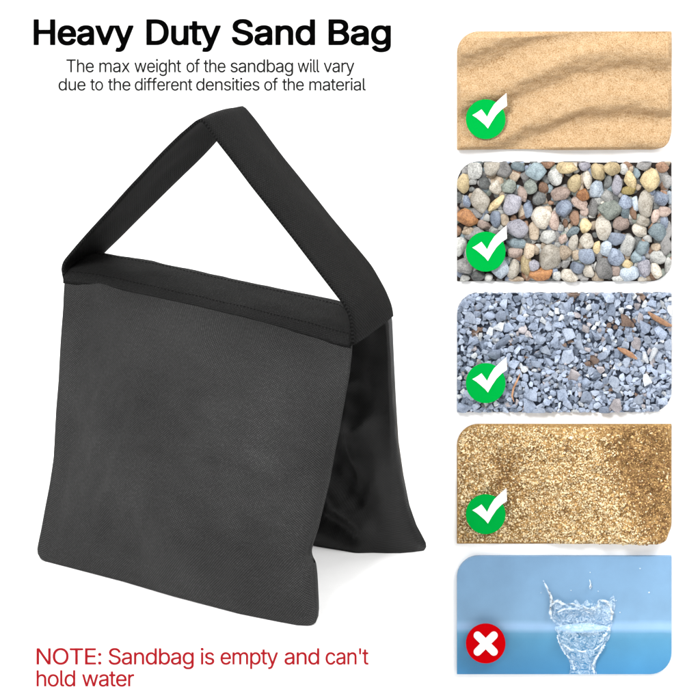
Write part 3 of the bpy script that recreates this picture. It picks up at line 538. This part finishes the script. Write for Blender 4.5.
# 2 pebbles
STC = dict(
 w=((.62, .56, .46), (.42, .36, .27)), lg=((.50, .50, .47), (.32, .32, .30)), g=((.30, .29, .28), (.18, .175, .17)),
 dg=((.15, .16, .155), (.08, .085, .085)), b=((.27, .34, .46), (.15, .19, .28)), lb=((.42, .50, .58), (.26, .33, .42)),
 tb=((.23, .32, .36), (.13, .19, .22)), t=((.52, .40, .27), (.33, .24, .15)), y=((.66, .51, .25), (.46, .33, .14)),
 o=((.60, .25, .055), (.38, .13, .03)), br=((.33, .17, .085), (.19, .09, .045)), p=((.50, .36, .29), (.31, .21, .165)),
 gr=((.27, .31, .26), (.16, .185, .16)), li=((.37, .36, .42), (.22, .215, .26)), yo=((.45, .33, .07), (.26, .18, .03)))
def mute(c, s_, v_):
    g_ = sum(c)/3; return tuple((g_+(x-g_)*s_)*v_ for x in c)
SM = {k: stone('stone_'+k, mute(c1, .8 if k in 'oy' else .72, .86), mute(c2, .8 if k in 'oy' else .84, .62)) for k, (c1, c2) in STC.items()}
KEYS = list(SM); 
PEB = {455: """45,130,38,58,10,y;112,55,42,50,0,lg;205,45,50,52,20,w;272,50,45,48,-20,g;100,120,22,25,0,lg;165,125,36,36,0,dg;228,152,38,42,0,w;145,230,52,70,-28,w;235,240,62,26,-45,y;
305,145,45,42,0,gr;332,92,36,30,30,t;320,248,58,64,0,li;65,235,26,35,0,b;65,325,70,44,30,o;115,298,40,28,20,g;165,365,40,28,15,p;228,330,30,48,0,b;178,325,22,25,0,lg;275,335,25,40,0,t;
380,190,28,50,-15,p;355,35,38,35,0,tb;390,88,28,28,0,g;350,378,58,60,10,li;345,465,62,30,5,tb;335,520,48,30,0,p;80,400,40,30,0,t;30,480,35,60,0,lg;50,590,55,50,0,g;55,665,30,25,0,lg;
130,650,40,30,0,dg;185,655,25,25,0,lg;255,610,48,62,-10,lb;330,610,38,55,15,w;398,590,34,60,0,y;340,672,45,20,0,t;215,395,30,25,0,lg;20,210,20,30,0,dg;395,370,22,28,0,br;120,420,60,40,0,g;130,520,70,60,0,lg;15,395,20,30,0,br;60,60,25,25,0,g;95,165,18,16,0,dg;10,280,14,20,0,p""",
525: """62,60,62,55,30,tb;172,95,42,58,-5,lg;240,42,60,45,0,y;125,22,40,25,0,br;335,30,35,30,0,li;400,65,35,45,0,y;347,110,28,52,-10,w;278,130,38,62,15,y;35,150,38,42,0,gr;105,155,30,35,0,br;
75,215,42,35,0,dg;200,192,60,42,-8,p;325,195,38,40,30,o;400,165,35,50,20,lb;215,275,52,52,10,b;305,245,48,38,20,p;18,275,27,50,0,b;88,325,60,66,-20,w;165,340,32,52,0,p;128,275,30,20,20,t;
278,325,30,42,10,br;380,270,28,50,0,g;335,290,25,25,0,p;342,370,32,48,-5,y;48,405,30,55,0,t;125,430,48,42,-20,lg;177,425,20,35,0,g;200,380,22,25,0,lg;268,400,45,25,-40,tb;275,462,28,45,20,w;
345,455,42,48,0,w;212,440,25,30,0,p;225,350,15,25,0,br;25,510,40,45,0,t;138,540,64,76,0,w;228,515,38,45,-10,t;45,585,35,35,-20,li;342,535,55,42,10,b;290,605,42,38,0,b;225,580,25,25,0,g;
90,635,70,38,-5,o;248,650,48,45,0,w;180,650,25,30,0,lg;358,620,32,40,-15,w;405,600,20,45,0,lg;285,530,25,30,0,t;400,490,25,40,0,y;330,665,25,15,0,g;12,620,16,40,0,t;245,225,22,20,0,dg;375,590,14,14,0,g;15,85,18,20,0,g;280,30,16,30,0,w;150,240,20,14,0,br""",
597: """18,75,28,50,0,y;78,45,48,42,0,y;150,50,25,30,0,lg;185,108,35,55,-10,y;222,75,22,30,0,tb;260,30,50,28,0,g;300,120,54,68,20,y;362,38,38,32,0,br;392,120,32,45,0,g;60,120,24,42,20,dg;112,140,32,55,0,li;
178,172,42,25,0,yo;10,165,25,42,0,lb;55,205,35,38,0,lg;68,280,68,54,-8,gr;160,240,42,40,40,b;215,245,25,48,-10,lb;272,250,40,75,0,w;200,292,18,50,-10,br;158,290,28,50,0,tb;355,215,42,45,0,b;408,205,20,40,0,lb;
372,290,42,35,20,p;325,315,28,38,10,p;35,380,46,65,0,w;138,358,45,40,0,p;262,340,42,32,5,w;235,395,48,36,25,w;338,405,48,48,0,tb;380,350,25,40,0,b;115,440,55,38,10,b;178,475,40,66,20,lg;285,440,35,24,30,lg;
255,488,42,42,0,tb;52,495,40,48,0,lb;105,540,48,48,0,b;330,490,28,25,0,t;222,540,32,38,0,tb;172,583,32,28,0,y;345,550,50,40,20,lg;262,600,42,48,0,li;40,610,50,60,-25,g;105,620,30,30,0,p;185,640,62,42,-10,lb;
330,620,30,55,-15,w;388,480,32,60,0,g;400,590,25,50,0,lg;255,668,35,20,0,w;115,665,40,20,0,lg;400,395,20,50,0,g;15,545,20,40,0,g;310,180,20,16,0,b;130,195,18,16,0,g;35,240,16,12,0,w;330,265,22,18,0,dg"""}
M_GAP = plain('pebble_gap_shade', (.025, .02, .018), .9, .1)  # backing painted dark for the shade between pebbles
T2, P2 = tile(162.3, 281.2, 'second tile from the top, packed with rounded multicoloured pebbles', M_GAP, .0012)
ico = bmesh.new(); bmesh.ops.create_icosphere(ico, subdivisions=4, radius=1); ICO4 = [v.co.copy() for v in ico.verts]; ICF4 = [tuple(v.index for v in f.verts) for f in ico.faces]; ico.free()
ico = bmesh.new(); bmesh.ops.create_icosphere(ico, subdivisions=3, radius=1); ICO3 = [v.co.copy() for v in ico.verts]; ICF3 = [tuple(v.index for v in f.verts) for f in ico.faces]; ico.free()
def pebble(cx, cy, rx, ry, ang, depth, yc, seed, lod=4):
    """rounded water-worn stone: ellipsoid flattened by a few soft facets, in tile pixels"""
    c = at_y(cx, cy, yc); a = math.radians(ang); R = random.Random(seed); bm = bmesh.new(); vs = []
    fac = [(Vector((R.gauss(0, 1), R.gauss(0, .5)-.2, R.gauss(0, 1))).normalized(), R.uniform(.58, .88)) for _ in range(10)]
    for v in (ICO4 if lod == 4 else ICO3):
        p = v.copy()
        for n_, d in fac:
            e = p.dot(n_)-d
            if e > 0: p -= n_*e*.66
        p *= 1+.07*fbm(p+Vector((seed*.37, 0, 0)), 1.1, 2)
        p = p*1.10
        x, z = p.x*rx, -p.z*ry
        X = x*math.cos(a)-z*math.sin(a); Z = x*math.sin(a)+z*math.cos(a)     # image y grows downwards
        vs.append(bm.verts.new((c[0]+X/1000, c[1]+p.y*depth/1000, c[2]-Z/1000)))
    for f in (ICF4 if lod == 4 else ICF3): bm.faces.new([vs[i] for i in f])
    return bm
peb = []
for ox, s in PEB.items():
    for it in s.replace('\n', '').split(';'):
        f = it.split(','); x, y, rx, ry, a = map(float, f[:5])
        peb.append((ox+x/5.6, 160+y/5.6, rx/5.6, ry/5.6, a, f[5]))
made = []
for i, (x, y, rx, ry, a, k) in enumerate(peb):
    r = min(rx, ry); dep = max(2.2, .64*r)
    bm = pebble(x, y, rx*.99, ry*.99, a, dep, -.0022-.0004*r*random.uniform(.6, 1.5)/1.6, i)
    if clip(bm, P2): V, F = bm_arrays(bm); made.append((rx*ry, V, F, k))
    bm.free()
made.sort(key=lambda q: -q[0])
for n_, (ar, V, F, k) in enumerate(made[:98]):
    mesh_obj('pebble', V, F, SM[k], T2, origin=V.mean(0))
restV, restF, restM = [], [], []
def add_rest(V, F, k):
    o = len(restV); restV.extend(V.tolist()); restF.extend([tuple(i+o for i in f) for f in F]); restM.extend([KEYS.index(k)]*len(F))
for ar, V, F, k in made[98:]: add_rest(V, F, k)
shade_cols = ['g', 'g', 'dg', 'dg', 'lg', 't', 'tb', 'br', 'b', 'gr']  # mostly dark tones, painting the shade deep between the pebbles
for i in range(460):
    x, y = random.uniform(455, 673), random.uniform(160, 283); r = random.uniform(3.0, 5.6)
    bm = pebble(x, y, r*random.uniform(.8, 1.3), r, random.uniform(0, 180), r*.5, -.0008-random.random()*.0010, 900+i, 3)
    if clip(bm, P2): V, F = bm_arrays(bm); add_rest(V, F, random.choice(shade_cols))
    bm.free()
o = mesh_obj('pebble_infill', restV, restF, parent=T2, mats=[SM[k] for k in KEYS], midx=restM); o['kind'] = 'stuff'

# 3 crushed stone
GC = dict(a=((.37, .45, .60), (.22, .28, .40)), b=((.46, .54, .68), (.30, .37, .50)), c=((.27, .34, .47), (.15, .20, .29)),
          d=((.72, .76, .80), (.5, .55, .62)), e=((.34, .22, .16), (.17, .10, .07)), f=((.52, .48, .50), (.34, .31, .33)))
GMt = {k: stone('chip_'+k, c1, c2, 120.) for k, (c1, c2) in [(k_, (mute(a_, .86, .56 if k_ in 'ce' else .78), mute(b_, .9, .5 if k_ in 'ce' else .66))) for k_, (a_, b_) in GC.items()]}; GK = list(GMt)
T3, P3 = tile(293, 412, 'middle tile, filled with angular blue grey crushed stone chips', plain('chip_gap_shade', (.05, .062, .09), .9, .1), .0012)  # backing painted dark to read as shade between the chips
def chip(cx, cy, r, elong, ang, depth, yc, R):
    bm = bmesh.new(); c = at_y(cx, cy, yc); a = math.radians(ang)
    t1, t2 = R.uniform(-.55, .55), R.uniform(-.55, .55)
    for _ in range(11):
        v = Vector((R.gauss(0, 1), R.gauss(0, 1), R.gauss(0, 1))).normalized()*R.uniform(.85, 1)
        x, z, y = v.x*r*elong, v.z*r, v.y*depth
        X = x*math.cos(a)-z*math.sin(a); Z = x*math.sin(a)+z*math.cos(a)
        bm.verts.new((c[0]+X/1000, c[1]+(y+(X*t1+Z*t2)*.5)/1000, c[2]-Z/1000))
    g = bmesh.ops.convex_hull(bm, input=bm.verts[:])
    bmesh.ops.delete(bm, geom=[v for v in bm.verts if not v.link_faces], context='VERTS')
    e = [x for x in bm.edges]
    bmesh.ops.bevel(bm, geom=e, offset=r*.00007, segments=1, affect='EDGES', clamp_overlap=True)
    return bm
R3 = random.Random(5); pts = []
def dart(n, rmin, rmax, k, y0, y1, sep=.82, tries=14000):
    out = []; tr = 0
    while len(out) < n and tr < tries:
        tr += 1; r = rmin+(rmax-rmin)*R3.random()**1.7; x, y = R3.uniform(455, 673), R3.uniform(y0, y1)
        if all((x-q[0])**2+(y-q[1])**2 > (sep*(r+q[2]))**2 for q in out): out.append((x, y, r))
    return out
chips = []
big = dart(640, 2.2, 6.8, 0, 290, 415, sep=.84, tries=30000)
def gcol(x, y):
    v = R3.random()
    for bx, by, br_ in ((478, 334, 6), (612, 325, 5), (630, 322, 6), (577, 297, 7), (640, 299, 7), (592, 362, 5)):
        if (x-bx)**2+(y-by)**2 < br_**2 and v < .8: return 'e'
    return 'a' if v < .44 else 'b' if v < .74 else 'c' if v < .88 else 'd' if v < .94 else 'f' if v < .992 else 'e'
for x, y, r in big: chips.append((x, y, r*1.22, R3.uniform(1.05, 1.55), R3.uniform(0, 180), r*R3.uniform(.32, .60), -.0038-.0006*r*R3.uniform(.2, 1)))
for _ in range(1700):
    r = R3.uniform(1.8, 4.2); chips.append((R3.uniform(455, 673), R3.uniform(290, 415), r, R3.uniform(1, 1.9), R3.uniform(0, 180), r*.6, R3.uniform(-.0032, -.0012)))
gm = []
for c in chips:
    bm = chip(*c, R3)
    if clip(bm, P3): V, F = bm_arrays(bm); gm.append((c[2]**2*c[3]*(1 if c[6] < -.003 else .3), V, F, gcol(c[0], c[1])))
    bm.free()
gm.sort(key=lambda q: -q[0])
for ar, V, F, k in gm[:96]: mesh_obj('stone_chip', V, F, GMt[k], T3, smooth_=False, origin=V.mean(0))
rv, rf, rm = [], [], []
for ar, V, F, k in gm[96:]:
    o = len(rv); rv.extend(V.tolist()); rf.extend([tuple(i+o for i in f) for f in F]); rm.extend([GK.index(k)]*len(F))
o = mesh_obj('stone_chip_infill', rv, rf, parent=T3, mats=[GMt[k] for k in GK], midx=rm, smooth_=False); o['kind'] = 'stuff'
def sliver(parent, P, pts, wd, yc, mat, name):
    bm = bmesh.new(); n = len(pts); rings = []
    for i, (x, y) in enumerate(pts):
        a, b = pts[max(i-1, 0)], pts[min(i+1, n-1)]; d = np.array([b[0]-a[0], b[1]-a[1]], float); d /= np.linalg.norm(d)
        w_ = wd*(.35 if i in (0, n-1) else 1)*(.8+.4*R3.random()); c = at_y(x, y, yc); r_ = []
        for k in range(6):
            an = k*math.pi/3; q = math.cos(an)*w_; r_.append(bm.verts.new((c[0]-d[1]*q/1000, c[1]+math.sin(an)*w_*.5/1000, c[2]-d[0]*q/1000)))
        rings.append(r_)
    for i in range(n-1):
        for k in range(6): bm.faces.new((rings[i][k], rings[i][(k+1) % 6], rings[i+1][(k+1) % 6], rings[i+1][k]))
    bm.faces.new(rings[0][::-1]); bm.faces.new(rings[-1]); bmesh.ops.recalc_face_normals(bm, faces=bm.faces[:])
    if clip(bm, P): V, F = bm_arrays(bm); mesh_obj(name, V, F, mat, parent, smooth_=False)
    bm.free()
M_WOOD = stone('wood', (.46, .26, .15), (.25, .12, .06), 200.)
sliver(T3, P3, [(648, 312), (654, 317), (661, 321), (668, 325), (673, 326)], 2.6, -.0085, M_WOOD, 'wood_sliver')
sliver(T3, P3, [(617.5, 348), (624, 351), (631, 355), (637, 359)], 2.3, -.0085, M_WOOD, 'wood_sliver')
sliver(T3, P3, [(520, 374), (517, 381), (513.5, 388), (512, 396), (514, 402)], .9, -.0085, M_WOOD, 'twig')
sliver(T3, P3, [(657, 342), (655, 350), (652, 357), (650, 361)], 2.6, -.0085, GMt['d'], 'pale_stone_sliver')
sliver(T3, P3, [(644, 352), (645, 358), (648, 363)], 2.8, -.008, GMt['d'], 'pale_stone_sliver')

# 4 sawdust
M_SD = sand_mat('sawdust_bed', (.42, .27, .115), (.27, .16, .06), (.11, .058, .021), 500.)
T4, P4 = tile(424.6, 543.6, 'fourth tile from the top, heaped with coarse golden sawdust', M_SD, .0012)
def ridge_x(ty): return np.interp(ty, [0, 30, 60, 90, 119], [140, 146, 156, 172, 190])
def saw_h(x, z):
    px, py = px_of(x, z); tx, ty = px-457, py-424.6
    # one heap: ridge runs from the upper middle to the lower right, steep shaded right flank
    ridge = ridge_x(ty)
    h = .0175*math.exp(-((tx-ridge)/(88 if tx < ridge else 24))**2)
    h += fbm((tx*.045, ty*.045, 3), 1.5, 4)*.0050
    if tx > 170 and ty < 30: h += .006*math.exp(-(((tx-205)/18)**2+((ty-2)/13)**2))
    e_ = max(0, min(1, min(tx, 214.5-tx, ty, 119-ty)/9)); return -.002-max(.0002, h)*(.25+.75*math.sin(e_*math.pi/2))
field_tile(T4, P4, 'sawdust_bed', saw_h, M_SD, 200, 120, base=-.0013)
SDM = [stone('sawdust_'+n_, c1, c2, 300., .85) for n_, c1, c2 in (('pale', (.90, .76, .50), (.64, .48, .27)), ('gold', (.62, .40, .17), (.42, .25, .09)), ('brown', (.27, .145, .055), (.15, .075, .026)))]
sv, sf, smi = [], [], []
R4 = random.Random(8)
for _ in range(17000):
    px, py = R4.uniform(458.5, 670.5), R4.uniform(426, 542.5); c = at_y(px, py, TY)
    if not inside(P4, c[0], c[2], .0012): continue
    y = saw_h(c[0], c[2])-R4.uniform(0, .0009); L_ = R4.uniform(.0004, .0012)*(1.7 if R4.random() < .04 else 1); w_ = L_*R4.uniform(.35, .8); t_ = L_*R4.uniform(.2, .5)
    rot = Matrix.Rotation(R4.uniform(0, 6.28), 3, 'Y') @ Matrix.Rotation(R4.uniform(-.9, .9), 3, 'X') @ Matrix.Rotation(R4.uniform(-.9, .9), 3, 'Z')
    o = len(sv); 
    for a in (-1, 1):
        for b in (-1, 1):
            for e in (-1, 1):
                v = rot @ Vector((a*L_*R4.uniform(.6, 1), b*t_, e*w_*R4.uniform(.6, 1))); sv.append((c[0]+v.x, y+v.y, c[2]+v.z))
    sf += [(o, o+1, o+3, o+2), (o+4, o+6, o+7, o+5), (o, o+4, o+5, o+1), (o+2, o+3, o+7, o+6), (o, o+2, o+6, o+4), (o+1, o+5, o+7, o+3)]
    tx, ty = px-457, py-424.6; shade = 1/(1+math.exp(-(tx-ridge_x(ty)-8)/7.))*1.25+.8*math.exp(-((tx-50)/13)**2-((ty-48)/26)**2)  # browner grains paint the heap's shaded right flank and a dark left patch
    shade += fbm((tx*.05, ty*.05, 8), 1.5, 3)*.35; shade = max(0, min(1, shade))
    m_ = R4.choices([0, 1, 2], [.68-.62*shade, .29+.0*shade, .03+.64*shade])[0]; smi += [m_]*6
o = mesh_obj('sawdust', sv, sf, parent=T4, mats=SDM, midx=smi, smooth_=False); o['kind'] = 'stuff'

# 5 water
def water_mat():
    m, nt, b = new_mat('blue_water'); L = nt.links; tc = nd(nt, 'ShaderNodeTexCoord').outputs['Object']
    sp = nd(nt, 'ShaderNodeSeparateXYZ'); L.new(tc, sp.inputs[0])
    n = nd(nt, 'ShaderNodeTexNoise', i_Scale=14., i_Detail=4.); L.new(tc, n.inputs['Vector'])
    f = math_n(nt, 'DIVIDE', sp.outputs['Z'], .119)
    f = math_n(nt, 'ADD', f, math_n(nt, 'MULTIPLY', math_n(nt, 'SUBTRACT', n.outputs['Fac'], .5), .03))
    wl = (.135, .33, .58); 
    r = ramp(nt, [(0, (.040, .195, .39)), (.30, (.070, .235, .39)), (.352, (.095, .26, .41)), (.395, (.24, .40, .60)), (.425, (.25, .41, .61)), (.47, (.175, .315, .475)), (1, (.15, .275, .43))])
    L.new(f, r.inputs[0])
    n5 = nd(nt, 'ShaderNodeTexNoise', i_Scale=22., i_Detail=5., i_Roughness=.55); L.new(tc, n5.inputs['Vector'])
    hs = nd(nt, 'ShaderNodeHueSaturation'); L.new(r.outputs[0], hs.inputs['Color'])
    L.new(math_n(nt, 'ADD', math_n(nt, 'MULTIPLY', n5.outputs['Fac'], .45), .80), hs.inputs['Value'])
    L.new(hs.outputs[0], b.inputs['Base Color']); b.inputs['Roughness'].default_value = .35; b.inputs['Specular IOR Level'].default_value = .3
    return m
M_WAT = water_mat()
T5, P5 = tile(556, 674.2, 'lowest tile, blue water with a clear crown splash and a red cross badge', M_WAT, .004)
m, nt, b = new_mat('clear_water'); M_CLR = m
b.inputs['Base Color'].default_value = (.78, .88, .97, 1); b.inputs['Roughness'].default_value = .12; b.inputs['IOR'].default_value = 1.33; b.inputs['Specular IOR Level'].default_value = .9
_t = nd(nt, 'ShaderNodeTexCoord').outputs['Object']; _n = nd(nt, 'ShaderNodeTexNoise', i_Scale=210., i_Detail=2.); nt.links.new(_t, _n.inputs['Vector'])
_r = ramp(nt, [(.40, (.04, .04, .04)), (.60, (.72, .72, .72))]); nt.links.new(_n.outputs['Fac'], _r.inputs[0]); nt.links.new(_r.outputs[0], b.inputs['Alpha'])  # patchy alpha over the pale colour paints broken highlights
m, nt, b = new_mat('gloss_streak_water'); M_STREAK = m; L_ = nt.links
_t = nd(nt, 'ShaderNodeTexCoord').outputs['Object']; _mp = nd(nt, 'ShaderNodeMapping'); _mp.inputs['Scale'].default_value = (1, 1, 1.5); L_.new(_t, _mp.inputs['Vector'])
_n = nd(nt, 'ShaderNodeTexNoise', i_Scale=130., i_Detail=3., i_Distortion=1.6); L_.new(_mp.outputs[0], _n.inputs['Vector'])
_d = math_n(nt, 'ABSOLUTE', math_n(nt, 'SUBTRACT', _n.outputs['Fac'], .5))
_r = ramp(nt, [(0, (.60, .60, .60)), (.05, (.28, .28, .28)), (.17, (.08, .08, .08))]); L_.new(_d, _r.inputs[0]); L_.new(_r.outputs[0], b.inputs['Alpha'])
_c = ramp(nt, [(.35, (.10, .28, .50)), (.5, (.70, .84, .97))]); L_.new(_n.outputs['Fac'], _c.inputs[0]); L_.new(_c.outputs[0], b.inputs['Base Color'])  # pale streaks paint gloss and reflections into the clear water
b.inputs['Roughness'].default_value = .1
def P5pt(px, py, dy): p = at_y(px, py, -.004); return np.array([p[0], -.004-dy/1000, p[2]])
# crown: a thin wall of revolution (front half in relief), ragged rim, waist at the water line, cone below
def revolve_relief(name, prof, cx, amp, na=120, nt_=70, seed=0, rag=0.):
    pr = resample(np.array(prof, float), nt_); V = []
    for i in range(nt_):
        t = i/(nt_-1)
        for j in range(na+1):
            a = math.pi*j/na; rr, yy = pr[i]
            k = fbm((math.cos(a)*2.2+seed, math.sin(a)*2.2, t*2.2), 1.3, 2)
            rg = rag*max(0, 1-t*2.3)*(abs(fbm((a*1.5+seed, 3, 1), 1.5, 2))*1.8-.25)
            R_ = rr*(1+amp*k)
            V.append(P5pt(cx+R_*math.cos(math.pi-a), yy-rg+k*1.1, .2+R_*math.sin(a)*.26*(1+1.1*k)))
    o = mesh_obj(name, V, grid_faces(nt_, na+1, 0, True), M_STREAK, T5)
    return o
revolve_relief('splash_crown', [(30.5, 602), (31.5, 607), (31, 612), (29, 618), (27, 627)], 582.5, .10, seed=1, rag=6)
revolve_relief('splash_cavity', [(27, 628), (25.5, 637), (21.5, 647), (15.5, 656), (12, 663), (11.5, 668), (13, 673)], 582.5, .16, seed=4)
def blob(pts, name, sub=2):
    bm = bmesh.new()
    for (x, y, r, d) in pts:
        g = bmesh.ops.create_icosphere(bm, subdivisions=sub, radius=1)
        c = P5pt(x, y, d)
        for v in g['verts']:
            k = 1+.18*noise.noise(v.co*1.7+Vector((x, y, 0)))
            v.co = Vector(c)+Vector((v.co.x*r*k, v.co.y*r*.7, v.co.z*r*k))/1000
    V, F = bm_arrays(bm); bm.free(); return mesh_obj(name, V, F, M_CLR, T5)
def chain(P, r0, r1, n, d):
    Q = resample(np.array(P, float), n); return [(x, y, r0+(r1-r0)*i/(n-1), d) for i, (x, y) in enumerate(Q)]
R5 = random.Random(3)
blob(chain([(551.5, 602), (551, 597), (549.5, 592), (546, 585), (544.5, 582)], 1.9, .8, 40, 3), 'water_jet')
blob(chain([(590, 587), (590.5, 583), (589.5, 579)], 1.2, .4, 18, 3), 'water_jet')
rimP = [(551, 616), (549.5, 608), (552, 601), (557, 598.5), (563, 603), (571, 602.5), (579, 603.5), (586, 607), (594, 607.5), (599, 603), (597, 599), (603, 598), (609, 603), (612, 610), (611, 617)]
blob([(x+.8*noise.noise(Vector((i*.13, 0, 5))), y+1.2*noise.noise(Vector((i*.13, 4, 5))), 1.35+1.3*noise.noise(Vector((i*.16, 9, 1))), 5+2*noise.noise(Vector((i*.1, 2, 1)))) for i, (x, y) in enumerate(resample(smooth(resample(np.array(rimP, float), 60), 3), 150))], 'crown_rim')
blob([(x+R5.uniform(-1, 1), y+R5.uniform(-.6, .6), R5.uniform(.7, 1.5), 5) for x, y in resample(np.array([(600, 640), (604, 634), (607, 630), (609, 624)], float), 22)] +
     [(x+R5.uniform(-.6, .6), y+R5.uniform(-.6, .6), R5.uniform(.7, 1.4), 4.5) for x, y in resample(np.array([(604, 643), (600, 650), (597, 655), (592, 664), (594, 672)], float), 46)] +
     [(x+R5.uniform(-.6, .6), y+R5.uniform(-.6, .6), R5.uniform(.5, 1.0), 4.5) for x, y in resample(np.array([(557, 634), (560, 643), (565, 652), (572, 660), (574, 668)], float), 50)], 'cavity_rim')
blob(chain([(556, 610), (564, 606.5), (574, 606), (584, 608), (592, 611)], 1.0, .8, 60, 7.5), 'highlight_arc')  # pale raised arcs, here and below, put in as painted highlights
blob(chain([(562, 641), (570, 647), (582, 649), (594, 647), (602, 641)], .9, .7, 70, 7.5), 'highlight_arc')
for x, y, r in ((590.5, 586, 1.6), (543.5, 580.5, 1), (598, 591, .8), (541, 592, .7), (616, 600, .8), (571, 590, .6), (620, 612, .7), (649, 592, .8), (640, 568, .7), (590, 572, .5)):
    blob([(x, y, r, 1.2)], 'water_drop')
# thin raised sheet of the water surface around the splash
V = []; 
for i in range(12):
    for j in range(60):
        q = j/59; x = 555+55*q; y = 627.5+(i/11-.5)*10*math.sqrt(max(.02, math.sin(math.pi*q)))+.5*math.sin(q*9); V.append(P5pt(x, y, 7.8*math.sin(math.pi*q)*(1+.12*fbm((q*4, i*.2, 0), 2, 3))*math.sin(math.pi*(i+.5)/12)**.5*.9))
m, nt, b = new_mat('pale_foam'); b.inputs['Base Color'].default_value = (.42, .62, .84, 1); b.inputs['Roughness'].default_value = .3
mesh_obj('water_rim', V, grid_faces(12, 60, 0, True), m, T5)

# ============================================================ badges
M_GREEN = plain('green_vinyl', (.0005, .31, .042), .6, 0.); M_RED = plain('red_vinyl', (.50, .0008, .003), .6, 0.); M_WV = plain('white_vinyl', (.85, .85, .85), .5, .2)
def smoothpoly(P, n=6):
    out = []
    for i in range(len(P)):
        out.append(P[i])
    return out
TK = [(-13.3, -4.1), (-10.5, -5.6), (-7.6, -7.4), (-4.2, -9.9), (-1.2, -6), (1.4, -2.2), (4.4, -8.6), (8.5, -15), (14.5, -20.8), (20.8, -26.2), (21.3, -13.4), (16, -9.8), (10.8, -4.6), (6, 2.6), (2.2, 9.2), (-.8, 5.6), (-5.2, 1.8), (-9.2, -1.5)]
def badge(cy, kind, where, yb=-.0122, yf=-.0136):
    cx = 485.7
    c = at_y(cx, cy+19.5, yf)
    if kind == 'tick': r = root('tick_badge', where, 'badge', (c[0], -.0005, c[2]), 'green tick badges at the lower left of the tiles')
    else: r = root('cross_badge', where, 'badge', (c[0], -.0005, c[2]))
    P = [tuple(at_y(cx+19.8*math.cos(a), cy+19.8*math.sin(a), yf)[[0, 2]]) for a in np.linspace(0, 2*math.pi, 96, endpoint=False)]
    V, F = prism(P[::-1], yb, yf); o = mesh_obj('disc', V, F, M_GREEN if kind == 'tick' else M_RED, r, smooth_=False)
    P = [tuple(at_y(cx+3*math.cos(a), cy+3*math.sin(a), yf)[[0, 2]]) for a in np.linspace(0, 2*math.pi, 24, endpoint=False)]
    V, F = prism(P[::-1], -.003, yb+.0001); mesh_obj('mounting_peg', V, F, M_WV, r, smooth_=False)
    ys = yf-.0006
    if kind == 'tick':
        P = [tuple(at_y(cx+x, cy+y, ys)[[0, 2]]) for x, y in TK]; V, F = prism(P, yf+.0001, ys); mesh_obj('tick', V, F, M_WV, r, smooth_=False)
    else:
        for n_, s in enumerate((1, -1)):
            P = []
            h, w_ = 9.0, 3.9; d = np.array([1, s])/math.sqrt(2); q = np.array([-d[1], d[0]]); L_ = h*math.sqrt(2)-1.2
            for a in np.linspace(-math.pi/2, math.pi/2, 10): P.append(d*L_+d*w_*math.cos(a)+q*w_*math.sin(a))
            for a in np.linspace(math.pi/2, 3*math.pi/2, 10): P.append(-d*L_+d*w_*math.cos(a)+q*w_*math.sin(a))
            if n_ == 0: P1_ = P
            P = [tuple(at_y(cx+v[0], cy+v[1], ys-.0002*n_)[[0, 2]]) for v in P]
            V, F = prism(P, yf+.0001, ys-.0002*n_); mesh_obj('cross_bar', V, F, M_WV, r, smooth_=False)
badge(119.3, 'tick', 'round green badge with a white tick on the dune sand tile', -.0152, -.0164)
badge(251.8, 'tick', 'round green badge with a white tick on the pebble tile')
badge(383.3, 'tick', 'round green badge with a white tick on the crushed stone tile')
badge(514.4, 'tick', 'round green badge with a white tick on the sawdust tile')
badge(643.7, 'cross', 'round red badge with a white cross on the water tile')
